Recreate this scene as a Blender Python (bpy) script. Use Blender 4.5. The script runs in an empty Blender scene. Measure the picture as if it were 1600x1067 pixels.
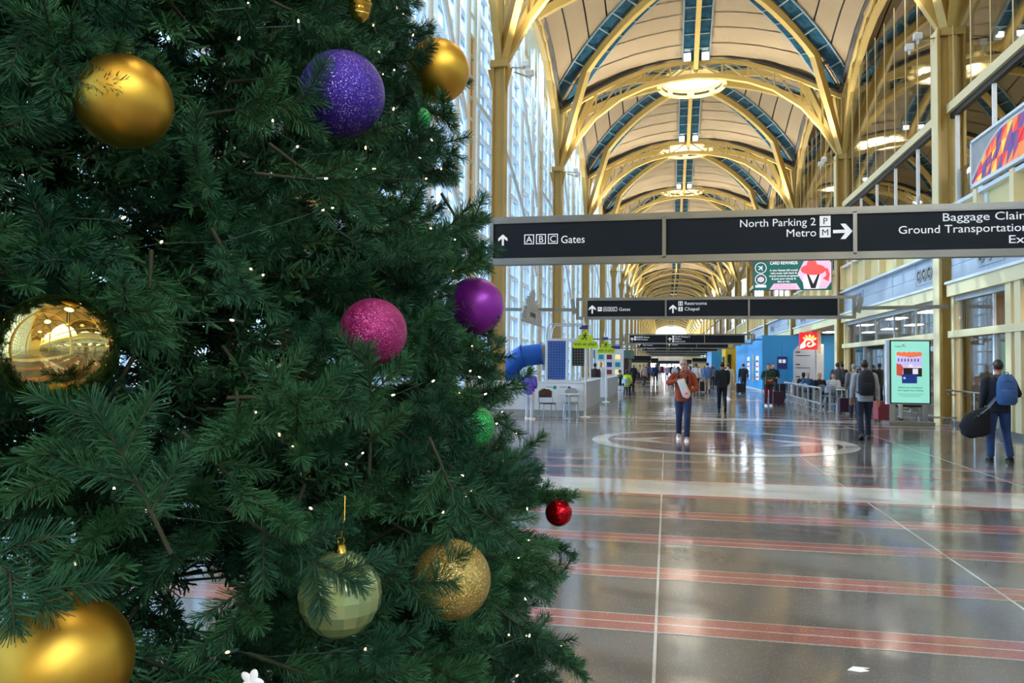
import bpy, math, random
import numpy as np
from mathutils import Vector, Matrix

rnd = random.Random(7)
SC = bpy.context.scene
COL = SC.collection
pi = math.pi

def S(r, g, b, a=1.0):
    def c(x):
        x /= 255.0
        return x / 12.92 if x <= 0.04045 else ((x + 0.055) / 1.055) ** 2.4
    return (c(r), c(g), c(b), a)

# ------------------------------------------------------------------ camera
EYE = 1.609
yaw, pitch, roll = 0.1990, 0.0297, 0.0082
F = Vector((-math.sin(yaw) * math.cos(pitch), math.cos(yaw) * math.cos(pitch), math.sin(pitch)))
R0 = Vector((math.cos(yaw), math.sin(yaw), 0))
U0 = R0.cross(F)
R = R0 * math.cos(roll) + U0 * math.sin(roll)
U = U0 * math.cos(roll) - R0 * math.sin(roll)
cd = bpy.data.cameras.new('camera')
cam = bpy.data.objects.new('camera', cd)
COL.objects.link(cam)
cam.matrix_world = Matrix(((R.x, U.x, -F.x, 0), (R.y, U.y, -F.y, 0), (R.z, U.z, -F.z, EYE), (0, 0, 0, 1)))
cd.sensor_width = 36
cd.lens = 1203.0 / 1600 * 36
cd.clip_start = 0.05
cd.clip_end = 900
SC.camera = cam

# ------------------------------------------------------------------ light
SC.view_settings.view_transform = 'Standard'
SC.view_settings.look = 'None'
SC.view_settings.gamma = 1
SC.view_settings.use_curve_mapping = False
SC.view_settings.exposure = 1.45
SC.cycles.max_bounces = 7
SC.cycles.diffuse_bounces = 3
SC.cycles.glossy_bounces = 3
SC.cycles.transparent_max_bounces = 16
SC.cycles.transmission_bounces = 4
SC.cycles.caustics_reflective = False
SC.cycles.caustics_refractive = False
SC.cycles.sample_clamp_indirect = 4

w = bpy.data.worlds.new('World')
SC.world = w
w.use_nodes = True
wn, wl = w.node_tree.nodes, w.node_tree.links
bg = wn['Background']
tc = wn.new('ShaderNodeTexCoord')
sx = wn.new('ShaderNodeSeparateXYZ')
cr = wn.new('ShaderNodeValToRGB')
nz = wn.new('ShaderNodeTexNoise')
nz.inputs['Scale'].default_value = 3.0
nz.inputs['Detail'].default_value = 5
mx = wn.new('ShaderNodeMixRGB')
wl.new(tc.outputs['Generated'], sx.inputs[0])
wl.new(sx.outputs['Z'], cr.inputs[0])
cr.color_ramp.elements[0].position = 0.0
cr.color_ramp.elements[0].color = (0.66, 0.79, 0.94, 1)
cr.color_ramp.elements[1].position = 0.9
cr.color_ramp.elements[1].color = (0.42, 0.62, 0.95, 1)
wl.new(tc.outputs['Generated'], nz.inputs['Vector'])
wl.new(nz.outputs['Fac'], mx.inputs[0])
wl.new(cr.outputs[0], mx.inputs[1])
mx.inputs[2].default_value = (0.84, 0.90, 0.97, 1)
wl.new(mx.outputs[0], bg.inputs['Color'])
SKY = 4.9
bg.inputs['Strength'].default_value = SKY

sd = bpy.data.lights.new('sun', 'SUN')
sd.energy = 2.5
sd.angle = math.radians(1.0)
sd.color = (1.0, 0.93, 0.82)
sun = bpy.data.objects.new('sun', sd)
COL.objects.link(sun)
sun.rotation_euler = Vector((0.80, -0.28, -0.58)).to_track_quat('-Z', 'Y').to_euler()

UPLIGHT_W = 720.0
RING_W = 45.0

# ------------------------------------------------------------------ mesh helpers
class MB:
    def __init__(self):
        self.v, self.f, self.m = [], [], []
    def add(self, vs, fs, mi=0):
        o = len(self.v)
        self.v += [tuple(p) for p in vs]
        self.f += [tuple(i + o for i in f) for f in fs]
        self.m += [mi] * len(fs)
        return self
    def box(self, c, s, mi=0, rz=0.0, rot=None):
        hx, hy, hz = s[0] / 2, s[1] / 2, s[2] / 2
        vs = [Vector((x, y, z)) for x in (-hx, hx) for y in (-hy, hy) for z in (-hz, hz)]
        M = rot if rot is not None else Matrix.Rotation(rz, 3, 'Z')
        vs = [M @ p + Vector(c) for p in vs]
        return self.add(vs, [(0, 1, 3, 2), (4, 6, 7, 5), (0, 4, 5, 1), (2, 3, 7, 6), (0, 2, 6, 4), (1, 5, 7, 3)], mi)
    def tube(self, pts, r, n=8, mi=0, ref=None, caps=True, closed=False):
        pts = [Vector(p) for p in pts]
        k = len(pts)
        rr = r if isinstance(r, (list, tuple)) else [r] * k
        tans = []
        for i in range(k):
            if closed:
                t = pts[(i + 1) % k] - pts[i - 1]
            else:
                t = pts[min(i + 1, k - 1)] - pts[max(i - 1, 0)]
            tans.append(t.normalized() if t.length > 1e-9 else Vector((0, 0, 1)))
        if ref is None:
            ref = Vector((0, 0, 1)) if abs(tans[0].z) < .9 else Vector((0, 1, 0))
        ref = Vector(ref)
        side = ref.cross(tans[0]).normalized()
        vs = []
        for i in range(k):
            t = tans[i]
            side = (side - t * side.dot(t)).normalized()
            up = t.cross(side)
            ra = rr[i] if isinstance(rr[i], (list, tuple)) else (rr[i], rr[i])
            for j in range(n):
                a = 2 * pi * (j + .5) / n
                vs.append(pts[i] + side * (math.cos(a) * ra[0]) + up * (math.sin(a) * ra[1]))
        fs = []
        for i in range(k if closed else k - 1):
            i2 = (i + 1) % k
            for j in range(n):
                j2 = (j + 1) % n
                fs.append((i * n + j, i * n + j2, i2 * n + j2, i2 * n + j))
        if caps and not closed:
            fs.append(tuple(range(n - 1, -1, -1)))
            fs.append(tuple((k - 1) * n + j for j in range(n)))
        return self.add(vs, fs, mi)
    def beam(self, pts, wd, ht, mi=0):
        """rectangular section swept along pts; height stays in the vertical plane of the path"""
        pts = [Vector(p) for p in pts]
        k = len(pts)
        d = pts[-1] - pts[0]
        sd_ = Vector((-d.y, d.x, 0))
        sd_ = sd_.normalized() if sd_.length > 1e-6 else Vector((1, 0, 0))
        ws = wd if isinstance(wd, (list, tuple)) else [wd] * k
        hs = ht if isinstance(ht, (list, tuple)) else [ht] * k
        vs, fs = [], []
        for i in range(k):
            t = (pts[min(i + 1, k - 1)] - pts[max(i - 1, 0)]).normalized()
            up = t.cross(sd_).normalized()
            for a, b in ((-1, -1), (1, -1), (1, 1), (-1, 1)):
                vs.append(pts[i] + sd_ * (a * ws[i] / 2) + up * (b * hs[i] / 2))
        for i in range(k - 1):
            for j in range(4):
                j2 = (j + 1) % 4
                fs.append((i * 4 + j, i * 4 + j2, i * 4 + 4 + j2, i * 4 + 4 + j))
        fs += [(3, 2, 1, 0), tuple((k - 1) * 4 + j for j in range(4))]
        return self.add(vs, fs, mi)
    def lathe(self, prof, n=24, c=(0, 0, 0), mi=0, M=None, close=False):
        vs, fs = [], []
        k = len(prof)
        for (r, z) in prof:
            for j in range(n):
                a = 2 * pi * j / n
                p = Vector((r * math.cos(a), r * math.sin(a), z))
                vs.append((M @ p if M else p) + Vector(c))
        for i in range(k if close else k - 1):
            i2 = (i + 1) % k
            for j in range(n):
                j2 = (j + 1) % n
                fs.append((i * n + j, i * n + j2, i2 * n + j2, i2 * n + j))
        return self.add(vs, fs, mi)
    def sphere(self, c, r, n=16, m=10, mi=0, M=None):
        rx, ry, rz_ = r if isinstance(r, (list, tuple)) else (r, r, r)
        vs, fs = [], []
        for i in range(m + 1):
            t = pi * i / m
            for j in range(n):
                a = 2 * pi * j / n
                p = Vector((rx * math.sin(t) * math.cos(a), ry * math.sin(t) * math.sin(a), rz_ * math.cos(t)))
                vs.append((M @ p if M else p) + Vector(c))
        for i in range(m):
            for j in range(n):
                j2 = (j + 1) % n
                fs.append((i * n + j, (i + 1) * n + j, (i + 1) * n + j2, i * n + j2))
        return self.add(vs, fs, mi)
    def prism(self, poly, o, ux, uy, depth, mi=0):
        """polygon (list of 2D) laid on plane o + x*ux + y*uy, extruded along ux x uy by depth"""
        o, ux, uy = Vector(o), Vector(ux), Vector(uy)
        nn = ux.cross(uy).normalized() * depth
        a = [o + ux * x + uy * y for x, y in poly]
        n = len(a)
        vs = a + [p + nn for p in a]
        fs = [tuple(range(n - 1, -1, -1)), tuple(range(n, 2 * n))]
        for i in range(n):
            j = (i + 1) % n
            fs.append((i, j, n + j, n + i))
        return self.add(vs, fs, mi)
    def mesh(self, name, mats, smooth=False):
        me = bpy.data.meshes.new(name)
        me.from_pydata(self.v, [], self.f)
        for mt in (mats if isinstance(mats, (list, tuple)) else [mats]):
            me.materials.append(mt)
        if any(self.m):
            me.polygons.foreach_set('material_index', self.m)
        if smooth:
            me.polygons.foreach_set('use_smooth', [True] * len(self.f))
            try:
                me.set_sharp_from_angle(angle=math.radians(40))
            except Exception:
                pass
        me.update()
        return me
    def build(self, name, mats, parent=None, smooth=False, loc=None, rz=0.0):
        return link(name, self.mesh(name, mats, smooth), parent, loc, rz)

def link(name, me, parent=None, loc=None, rz=0.0):
    o = bpy.data.objects.new(name, me)
    COL.objects.link(o)
    if parent is not None:
        o.parent = parent
    if loc is not None:
        o.location = loc
    if rz:
        o.rotation_euler = (0, 0, rz)
    return o

def empty(name, loc=(0, 0, 0), rz=0.0):
    o = bpy.data.objects.new(name, None)
    COL.objects.link(o)
    o.location = loc
    o.rotation_euler = (0, 0, rz)
    o.empty_display_size = .1
    return o

def tag(o, label, cat, group=None):
    o['label'] = label
    o['category'] = cat
    if group:
        o['group'] = group
    return o

def thing(name, label, cat, loc=(0, 0, 0), rz=0.0, group=None):
    return tag(empty(name, loc, rz), label, cat, group)

def struct(o):
    o['kind'] = 'structure'
    return o

def stuff(o):
    o['kind'] = 'stuff'
    return o

def copy_tree(o, loc=None, rz=None, label=None, group=None, parent=None):
    c = o.copy()
    COL.objects.link(c)
    if parent is not None:
        c.parent = parent
    if loc is not None:
        c.location = loc
    if rz is not None:
        c.rotation_euler = (0, 0, rz)
    if label:
        c['label'] = label
    if group:
        c['group'] = group
    for ch in list(o.children):
        copy_tree(ch, parent=c)
    return c

def text(s, size, loc, mat, parent=None, name='lettering', align='LEFT', rz=0.0, ext=.002, bold=0.0, sx=1.0):
    cu = bpy.data.curves.new(name, 'FONT')
    cu.body = s
    cu.size = size
    cu.align_x = align
    cu.extrude = ext
    cu.offset = bold
    cu.resolution_u = 3
    ob = bpy.data.objects.new('tmp', cu)
    me = bpy.data.meshes.new_from_object(ob)
    bpy.data.objects.remove(ob)
    me.materials.clear()
    me.materials.append(mat)
    o = link(name, me, parent, loc)
    o.rotation_euler = (pi / 2, 0, rz)
    o.scale = (sx, 1, 1)
    return o

# ------------------------------------------------------------------ materials
def pm(name, col, rough=.5, metal=0.0, em=None, es=0.0, bump=None, var=None, coat=0.0, spec=None):
    m = bpy.data.materials.new(name)
    m.use_nodes = True
    n, l = m.node_tree.nodes, m.node_tree.links
    b = n['Principled BSDF']
    b.inputs['Base Color'].default_value = col
    b.inputs['Roughness'].default_value = rough
    b.inputs['Metallic'].default_value = metal
    if coat:
        b.inputs['Coat Weight'].default_value = coat
        b.inputs['Coat Roughness'].default_value = .05
    if spec is not None:
        b.inputs['Specular IOR Level'].default_value = spec
    if em:
        b.inputs['Emission Color'].default_value = em
        b.inputs['Emission Strength'].default_value = es
    if bump or var:
        t = n.new('ShaderNodeTexCoord')
    if var:
        sc, amt = var
        no = n.new('ShaderNodeTexNoise')
        no.inputs['Scale'].default_value = sc
        no.inputs['Detail'].default_value = 4
        l.new(t.outputs['Object'], no.inputs['Vector'])
        hsv = n.new('ShaderNodeHueSaturation')
        hsv.inputs['Color'].default_value = col
        mr = n.new('ShaderNodeMapRange')
        mr.inputs[1].default_value = .3
        mr.inputs[2].default_value = .7
        mr.inputs[3].default_value = 1 - amt
        mr.inputs[4].default_value = 1 + amt
        l.new(no.outputs['Fac'], mr.inputs[0])
        l.new(mr.outputs[0], hsv.inputs['Value'])
        l.new(hsv.outputs[0], b.inputs['Base Color'])
    if bump:
        sc, st = bump
        no2 = n.new('ShaderNodeTexNoise')
        no2.inputs['Scale'].default_value = sc
        l.new(t.outputs['Object'], no2.inputs['Vector'])
        bp = n.new('ShaderNodeBump')
        bp.inputs['Strength'].default_value = st
        bp.inputs['Distance'].default_value = .01
        l.new(no2.outputs['Fac'], bp.inputs['Height'])
        l.new(bp.outputs[0], b.inputs['Normal'])
    return m

def glass(name, tint, gloss=.08, rough=.02):
    m = bpy.data.materials.new(name)
    m.use_nodes = True
    n, l = m.node_tree.nodes, m.node_tree.links
    n.clear()
    out = n.new('ShaderNodeOutputMaterial')
    tr = n.new('ShaderNodeBsdfTransparent')
    tr.inputs[0].default_value = tint
    gl = n.new('ShaderNodeBsdfGlossy')
    gl.inputs['Roughness'].default_value = rough
    fr = n.new('ShaderNodeLayerWeight')
    fr.inputs[0].default_value = .25
    ma = n.new('ShaderNodeMath')
    ma.operation = 'MULTIPLY_ADD'
    ma.inputs[1].default_value = .55
    ma.inputs[2].default_value = gloss
    mixn = n.new('ShaderNodeMixShader')
    l.new(fr.outputs['Fresnel'], ma.inputs[0])
    l.new(ma.outputs[0], mixn.inputs[0])
    l.new(tr.outputs[0], mixn.inputs[1])
    l.new(gl.outputs[0], mixn.inputs[2])
    l.new(mixn.outputs[0], out.inputs[0])
    return m

def terrazzo(name, col, fleck, rough=.1, dens=.33):
    m = pm(name, col, rough)
    n, l = m.node_tree.nodes, m.node_tree.links
    b = n['Principled BSDF']
    t = n.new('ShaderNodeTexCoord')
    vo = n.new('ShaderNodeTexVoronoi')
    vo.inputs['Scale'].default_value = 110
    l.new(t.outputs['Object'], vo.inputs['Vector'])
    sp = n.new('ShaderNodeSeparateColor')
    l.new(vo.outputs['Color'], sp.inputs[0])
    r1 = n.new('ShaderNodeMath'); r1.operation = 'GREATER_THAN'; r1.inputs[1].default_value = 1 - dens
    l.new(sp.outputs[0], r1.inputs[0])
    r2 = n.new('ShaderNodeMath'); r2.operation = 'LESS_THAN'; r2.inputs[1].default_value = .38
    l.new(vo.outputs['Distance'], r2.inputs[0])
    r3 = n.new('ShaderNodeMath'); r3.operation = 'MULTIPLY'
    l.new(r1.outputs[0], r3.inputs[0]); l.new(r2.outputs[0], r3.inputs[1])
    no = n.new('ShaderNodeTexNoise'); no.inputs['Scale'].default_value = .8; no.inputs['Detail'].default_value = 5
    l.new(t.outputs['Object'], no.inputs['Vector'])
    mr = n.new('ShaderNodeMapRange'); mr.inputs[1].default_value = .3; mr.inputs[2].default_value = .7
    mr.inputs[3].default_value = .75; mr.inputs[4].default_value = 1.25
    l.new(no.outputs['Fac'], mr.inputs[0])
    hv = n.new('ShaderNodeHueSaturation'); hv.inputs['Color'].default_value = col
    l.new(mr.outputs[0], hv.inputs['Value'])
    mi = n.new('ShaderNodeMixRGB'); mi.inputs[2].default_value = fleck
    l.new(r3.outputs[0], mi.inputs[0]); l.new(hv.outputs[0], mi.inputs[1])
    l.new(mi.outputs[0], b.inputs['Base Color'])
    # slow waviness of the polished surface, plus a worn, uneven gloss
    n2 = n.new('ShaderNodeTexNoise'); n2.inputs['Scale'].default_value = 2.2; n2.inputs['Detail'].default_value = 1
    l.new(t.outputs['Object'], n2.inputs['Vector'])
    bp = n.new('ShaderNodeBump'); bp.inputs['Strength'].default_value = .16; bp.inputs['Distance'].default_value = .02
    l.new(n2.outputs['Fac'], bp.inputs['Height'])
    l.new(bp.outputs[0], b.inputs['Normal'])
    mr2 = n.new('ShaderNodeMapRange'); mr2.inputs[1].default_value = .3; mr2.inputs[2].default_value = .7
    mr2.inputs[3].default_value = rough * .7; mr2.inputs[4].default_value = rough * 1.5
    l.new(no.outputs['Fac'], mr2.inputs[0]); l.new(mr2.outputs[0], b.inputs['Roughness'])
    b.inputs['IOR'].default_value = 1.5
    return m

def glitter(name, col, col2, metal=.5, scale=190, amt=.9):
    m = pm(name, col, .35, metal)
    n, l = m.node_tree.nodes, m.node_tree.links
    b = n['Principled BSDF']
    t = n.new('ShaderNodeTexCoord')
    vo = n.new('ShaderNodeTexVoronoi'); vo.inputs['Scale'].default_value = scale
    l.new(t.outputs['Object'], vo.inputs['Vector'])
    sp = n.new('ShaderNodeSeparateColor'); l.new(vo.outputs['Color'], sp.inputs[0])
    g = n.new('ShaderNodeMath'); g.operation = 'GREATER_THAN'; g.inputs[1].default_value = amt
    l.new(sp.outputs[0], g.inputs[0])
    mi = n.new('ShaderNodeMixRGB'); mi.inputs[1].default_value = col; mi.inputs[2].default_value = col2  # paler colour on some flakes paints in the sparkle
    l.new(g.outputs[0], mi.inputs[0]); l.new(mi.outputs[0], b.inputs['Base Color'])
    # each flake is tilted its own way
    vs = n.new('ShaderNodeVectorMath'); vs.operation = 'SUBTRACT'; vs.inputs[1].default_value = (.5, .5, .5)
    l.new(vo.outputs['Color'], vs.inputs[0])
    sc = n.new('ShaderNodeVectorMath'); sc.operation = 'SCALE'; sc.inputs['Scale'].default_value = .8
    l.new(vs.outputs[0], sc.inputs[0])
    ge = n.new('ShaderNodeNewGeometry')
    ad = n.new('ShaderNodeVectorMath'); ad.operation = 'ADD'
    l.new(ge.outputs['Normal'], ad.inputs[0]); l.new(sc.outputs[0], ad.inputs[1])
    nm = n.new('ShaderNodeVectorMath'); nm.operation = 'NORMALIZE'
    l.new(ad.outputs[0], nm.inputs[0]); l.new(nm.outputs[0], b.inputs['Normal'])
    return m

def corrugated(name, col, scale):
    m = pm(name, col, .7)
    n, l = m.node_tree.nodes, m.node_tree.links
    b = n['Principled BSDF']
    t = n.new('ShaderNodeTexCoord')
    wv = n.new('ShaderNodeTexWave'); wv.inputs['Scale'].default_value = scale
    l.new(t.outputs['Object'], wv.inputs['Vector'])
    bp = n.new('ShaderNodeBump'); bp.inputs['Strength'].default_value = .5; bp.inputs['Distance'].default_value = .03
    l.new(wv.outputs['Fac'], bp.inputs['Height']); l.new(bp.outputs[0], b.inputs['Normal'])
    return m

Mt = {}
Mt['yellow'] = pm('yellow_steel', S(196, 166, 94), .42, var=(1.5, .06))
Mt['cream'] = pm('cream_paint', S(244, 224, 174), .5, var=(1.0, .04))
Mt['creamwall'] = pm('cream_wall', S(238, 214, 150), .6, var=(1.0, .04))
Mt['white'] = pm('white_paint', S(238, 241, 243), .4, var=(2, .03))
Mt['vault'] = corrugated('vault_panel', S(152, 132, 99), 9.0)
Mt['teal'] = pm('skylight_glass', S(34, 72, 90), .12, bump=(6, .2), var=(3, .4))
Mt['tealbar'] = pm('skylight_bar', S(120, 140, 145), .4, var=(4, .1))
Mt['lamp'] = pm('lamp_diffuser', (1, .9, .68, 1), .5, em=(1, .88, .62, 1), es=1.0)
Mt['ochre'] = pm('ochre_panel', S(216, 152, 48), .5, var=(2, .05))
Mt['lampwhite'] = pm('lamp_lens', (1, 1, 1, 1), .5, em=(1, .96, .86, 1), es=4)
Mt['dark'] = pm('dark_metal', S(45, 44, 42), .45, .3, var=(3, .1))
Mt['steel'] = pm('brushed_steel', S(150, 148, 143), .32, .85, var=(2, .08))
Mt['chrome'] = pm('polished_steel', S(190, 192, 195), .18, .9, var=(2, .05))
Mt['sign'] = pm('sign_panel', S(26, 33, 41), .5, var=(1, .1), spec=.2)
Mt['signwhite'] = pm('sign_white', S(235, 235, 235), .5, em=(1, 1, 1, 1), es=.12, var=(2, .02))  # faint glow added to lift whites that sat grey in shade
Mt['signblack'] = pm('sign_black', S(20, 22, 24), .5, var=(2, .02))
Mt['floor'] = terrazzo('terrazzo_grey', S(112, 107, 104), S(142, 139, 136), .10, .25)
Mt['pink'] = terrazzo('terrazzo_red', S(172, 108, 100), S(196, 144, 134), .09, .35)
Mt['bone'] = terrazzo('terrazzo_bone', S(208, 200, 190), S(235, 230, 225), .09, .3)
Mt['plum'] = terrazzo('terrazzo_plum', S(105, 82, 96), S(140, 118, 130), .09, .3)
Mt['pane'] = glass('window_glass', (.47, .57, .65, 1), .04)
Mt['shop'] = glass('shop_glass', (.86, .9, .92, 1), .12)
Mt['screen'] = glass('screen_glass', (.93, .93, .9, 1), .05)
Mt['balu'] = glass('balustrade_glass', (.92, .96, .97, 1), .06)
Mt['grille'] = pm('grille_grey', S(168, 168, 166), .5, .2, var=(3, .1))
Mt['fascia'] = pm('fascia_panel', S(182, 190, 200), .5, var=(.8, .06))
Mt['tan'] = pm('tan_wall', S(176, 156, 132), .6, var=(.6, .1))
Mt['tanceil'] = pm('tan_ceiling', S(190, 180, 165), .7, var=(.6, .05))
Mt['blue'] = pm('blue_hoarding', S(56, 160, 222), .45, var=(.5, .04))
Mt['dblue'] = pm('dark_blue_paint', S(40, 60, 130), .5, var=(1, .1))
Mt['yhoard'] = pm('yellow_hoarding', S(250, 200, 40), .5, var=(1, .05))
Mt['slide'] = pm('blue_plastic', S(24, 88, 180), .3, var=(2, .08))
Mt['lime'] = pm('lime_board', S(205, 232, 30), .5, var=(2, .03))
Mt['black'] = pm('black_plastic', S(22, 22, 24), .4, var=(3, .1))
Mt['red'] = pm('red_board', S(218, 32, 44), .4, em=S(218, 32, 44), es=.3)
Mt['creamlogo'] = pm('cream_logo', S(255, 244, 214), .5, em=S(255, 240, 205), es=.35)
Mt['yellowlogo'] = pm('yellow_logo', S(255, 222, 120), .5, em=S(255, 218, 120), es=.3)
Mt['mesh'] = pm('mesh_grey', S(200, 200, 200), .5, .3, var=(2, .1))
Mt['brown'] = pm('brown_plastic', S(70, 44, 34), .4, var=(3, .1))
Mt['concrete'] = pm('apron_concrete', S(190, 190, 186), .8, var=(.05, .1))
Mt['facade'] = pm('facade_white', S(215, 222, 230), .6, var=(.2, .05))
# ------------------------------------------------------------------ setting
B, Y0, XL, XR = 13.7, 24.437, -5.40, 8.085
XM, HX = (XL + XR) / 2, (XR - XL) / 2
H = B / 2
ZCAP = 11.5
FARK = 20
XW = -6.7          # inner face of the glazed wall
XB = XR + 2 * HX   # back wall of the upper floor

def zc(x, y):
    return 18.2 - (14.6 - math.sqrt(max(14.6 ** 2 - x * x - y * y, 1)))

# --- floor
fl = struct(MB().box((7.0, 120, -.06), (29.4, 380, .12)).build('floor', Mt['floor']))
def stripe(y0, y1, mat, lines=0, name='stripe'):
    mb = MB()
    mb.box(((XW + XR) / 2, (y0 + y1) / 2, .001), (XR - XW - .1, y1 - y0, .003))
    for i in range(lines):
        yy = y0 + (y1 - y0) * (i + 1) / (lines + 1)
        mb.box(((XW + XR) / 2, yy, .0016), (XR - XW - .1, .012, .003), 1)
    if lines:
        for yy in (y0, y1): mb.box(((XW + XR) / 2, yy, .0016), (XR - XW - .1, .009, .003), 1)
    return mb.build(name, [Mt[mat], Mt['bone']], fl)
for y0, y1 in ((-1.2, -.9), (0, .3), (1.2, 1.5), (2.4, 2.7), (3.58, 3.88), (4.77, 5.08), (5.96, 6.28), (7.15, 7.48), (8.35, 8.73)):
    stripe(y0, y1, 'pink', 1)
for k in range(-2, 8):
    yc = Y0 + k * B - 3.2 * (k == -1) + 0
    yc = 10.45 if k == -1 else Y0 + k * B - .3
    stripe(yc - .6, yc + .6, 'bone', 0, 'pale_band')
    stripe(yc - .78, yc - .6, 'pink'); stripe(yc + .6, yc + .78, 'pink')
for k in range(-1, 5):
    yc = Y0 + k * B
    for dy in (1.55, 2.6, -1.7, -2.8):
        if k == -1 and dy < 0: continue
        stripe(yc + dy - .1, yc + dy + .12, 'pink', 1)
mb = MB()
for x in (-4.9, -.064, 2.34, 4.75, 7.1):
    MB().box((x, 60, .0022), (.018, 240, .003)).build('joint_strip', Mt['bone'], fl)
# medallion in front of the first bay
MC, MR = Vector((1.12, 17.0, 0)), 2.72
def ringpoly(r0, r1, a0, a1, n=24):
    p = [(r1 * math.cos(a0 + (a1 - a0) * i / n), r1 * math.sin(a0 + (a1 - a0) * i / n)) for i in range(n + 1)]
    return p + [(r0 * math.cos(a1 - (a1 - a0) * i / n), r0 * math.sin(a1 - (a1 - a0) * i / n)) for i in range(n + 1)]
X_, Y_, Z_ = (1, 0, 0), (0, 1, 0), (0, 0, 1)
MB().prism([(2.4 * math.cos(i * pi / 24), 2.4 * math.sin(i * pi / 24)) for i in range(48)], MC + Vector((0, 0, .0025)), X_, Y_, .0015).build('medallion_disc', Mt['plum'], fl)
for q in range(4):
    MB().prism(ringpoly(2.38, MR, q * pi / 2, (q + 1) * pi / 2), MC + Vector((0, 0, .0025)), X_, Y_, .0025).build('medallion_ring', Mt['bone'], fl)
MB().box(MC + Vector((0, 0, .0035)), (4.5, .9, .002)).build('medallion_band', Mt['pink'], fl)
for q in range(8):
    a = q * pi / 4
    L = 2.38 if q % 2 == 0 else 1.9
    if q % 4: continue
    wd = .42 if q % 2 == 0 else .3
    c, s = math.cos(a), math.sin(a)
    pts = [(1.5 * c, 0), (1.0 * c, -.8), (L * c, 0)][::int(c)]
    pts2 = [(1.5 * c, 0), (L * c, 0), (1.0 * c, .8)][::int(round(c))]
    MB().prism(pts, MC + Vector((0, 0, .004)), X_, Y_, .002).build('star_point', Mt['bone' if q % 2 == 0 else 'pink'], fl)
    MB().prism(pts2, MC + Vector((0, 0, .004)), X_, Y_, .002).build('star_point', Mt['bone' if q % 2 == 0 else 'pink'], fl)
for sx_, sy_ in ((-1, -1), (1, -1), (-1, 1), (1, 1)):
    for i in range(5):
        MB().box(MC + Vector((sx_ * (.95 + .0 * i), sy_ * (.75 + .17 * i), .0035)), (.9 - .1 * i, .07, .003)).build('inlay_bar', Mt['floor'], fl)

# --- vault panels (unit bay: half size H, centre at the origin), shared by all bays
def clampring(x, y, r):
    d = math.hypot(x, y)
    return (x * r / d, y * r / d) if d < r else (x, y)
ROWS = [0, 2.3, 3.2, 4.1, 5.0, 5.9, H]
def vault_piece(sect, row, mirror, into=None):
    """a sheet between two seams of one eighth of the bay"""
    mb = into or MB()
    n = 4
    x0, x1 = ROWS[row] + .035, ROWS[row + 1] - .035
    grid = []
    for i in range(3):
        x = x0 + (x1 - x0) * i / 2
        for j in range(n + 1):
            y = max(x, .05) * j / n
            if j == n: y = max(y - .03, 0)
            px, py = x, (y if not mirror else -y)
            px, py = clampring(px if px > .01 else .01, py, 1.7)
            a = sect * pi / 2
            X, Y = px * math.cos(a) - py * math.sin(a), px * math.sin(a) + py * math.cos(a)
            grid.append((X, Y, zc(X, Y)))
    top = [(x, y, z + .07) for x, y, z in grid]
    fs = []
    m = len(grid)
    for i in range(2):
        for j in range(n):
            a, b, c, d = i * (n + 1) + j, i * (n + 1) + j + 1, (i + 1) * (n + 1) + j + 1, (i + 1) * (n + 1) + j
            fs.append((a, b, c, d) if mirror else (d, c, b, a))
            fs.append((m + d, m + c, m + b, m + a) if mirror else (m + a, m + b, m + c, m + d))
    mb.add(grid + top, fs)
    return mb
panel_meshes = [vault_piece(s, r, mi).mesh('vault_panel', Mt['vault']) for s in range(4) for r in range(6) for mi in (0, 1)]
allp = MB()
for s in range(4):
    for r in range(6):
        for mi in (0, 1):
            vault_piece(s, r, mi, allp)
ROOF = MB()
gn = 12
ROOF.add([(-H + 2 * H * i / gn, -H + 2 * H * j / gn, zc(-H + 2 * H * i / gn, -H + 2 * H * j / gn) + .12) for i in range(gn + 1) for j in range(gn + 1)],
         [(i * (gn + 1) + j, i * (gn + 1) + j + 1, (i + 1) * (gn + 1) + j + 1, (i + 1) * (gn + 1) + j) for i in range(gn) for j in range(gn)])
ROOF = ROOF.mesh('roof_deck', Mt['dark'])
shell_mesh = allp.mesh('vault_shell', Mt['vault'])
q2 = math.sqrt(.5)
def rib_diag():
    mb = MB()
    p = []
    for i in range(9):
        r = 1.8 + (7.45 - 1.8) * i / 8
        p.append((r * q2, r * q2, zc(r * q2, r * q2) - .42))
    p.append((9.55 * q2, 9.55 * q2, ZCAP + .1))
    return mb.beam(p, [.22] * 8 + [.26, .24], [.34] * 8 + [.45, .3])
def strip_diag():
    mb = MB()
    for sgn in (-1, 1):
        p = []
        for i in range(9):
            r = 1.9 + (9.3 - 1.9) * i / 8
            p.append(Vector((r * q2 - sgn * .42 * q2, r * q2 + sgn * .42 * q2, zc(r * q2, r * q2) - .07)))
        mb.beam(p, .62, .05, 0)
        for i in range(9):
            t = p[i]
            mb.beam([t + Vector((-sgn * .3 * q2, sgn * .3 * q2, -.05)), t + Vector((sgn * .36 * q2, -sgn * .36 * q2, -.2))], .05, .05, 1)
        e = [v + Vector((-sgn * .33 * q2, sgn * .33 * q2, -.02)) for v in p]
        mb.beam(e, .06, .1, 1)
    return mb
def rib_axis():
    p = []
    for i in range(7):
        r = 1.8 + (H - 1.8) * i / 6
        p.append((r, 0, zc(r, 0) - .36))
    return MB().beam(p, .22, .36)
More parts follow.
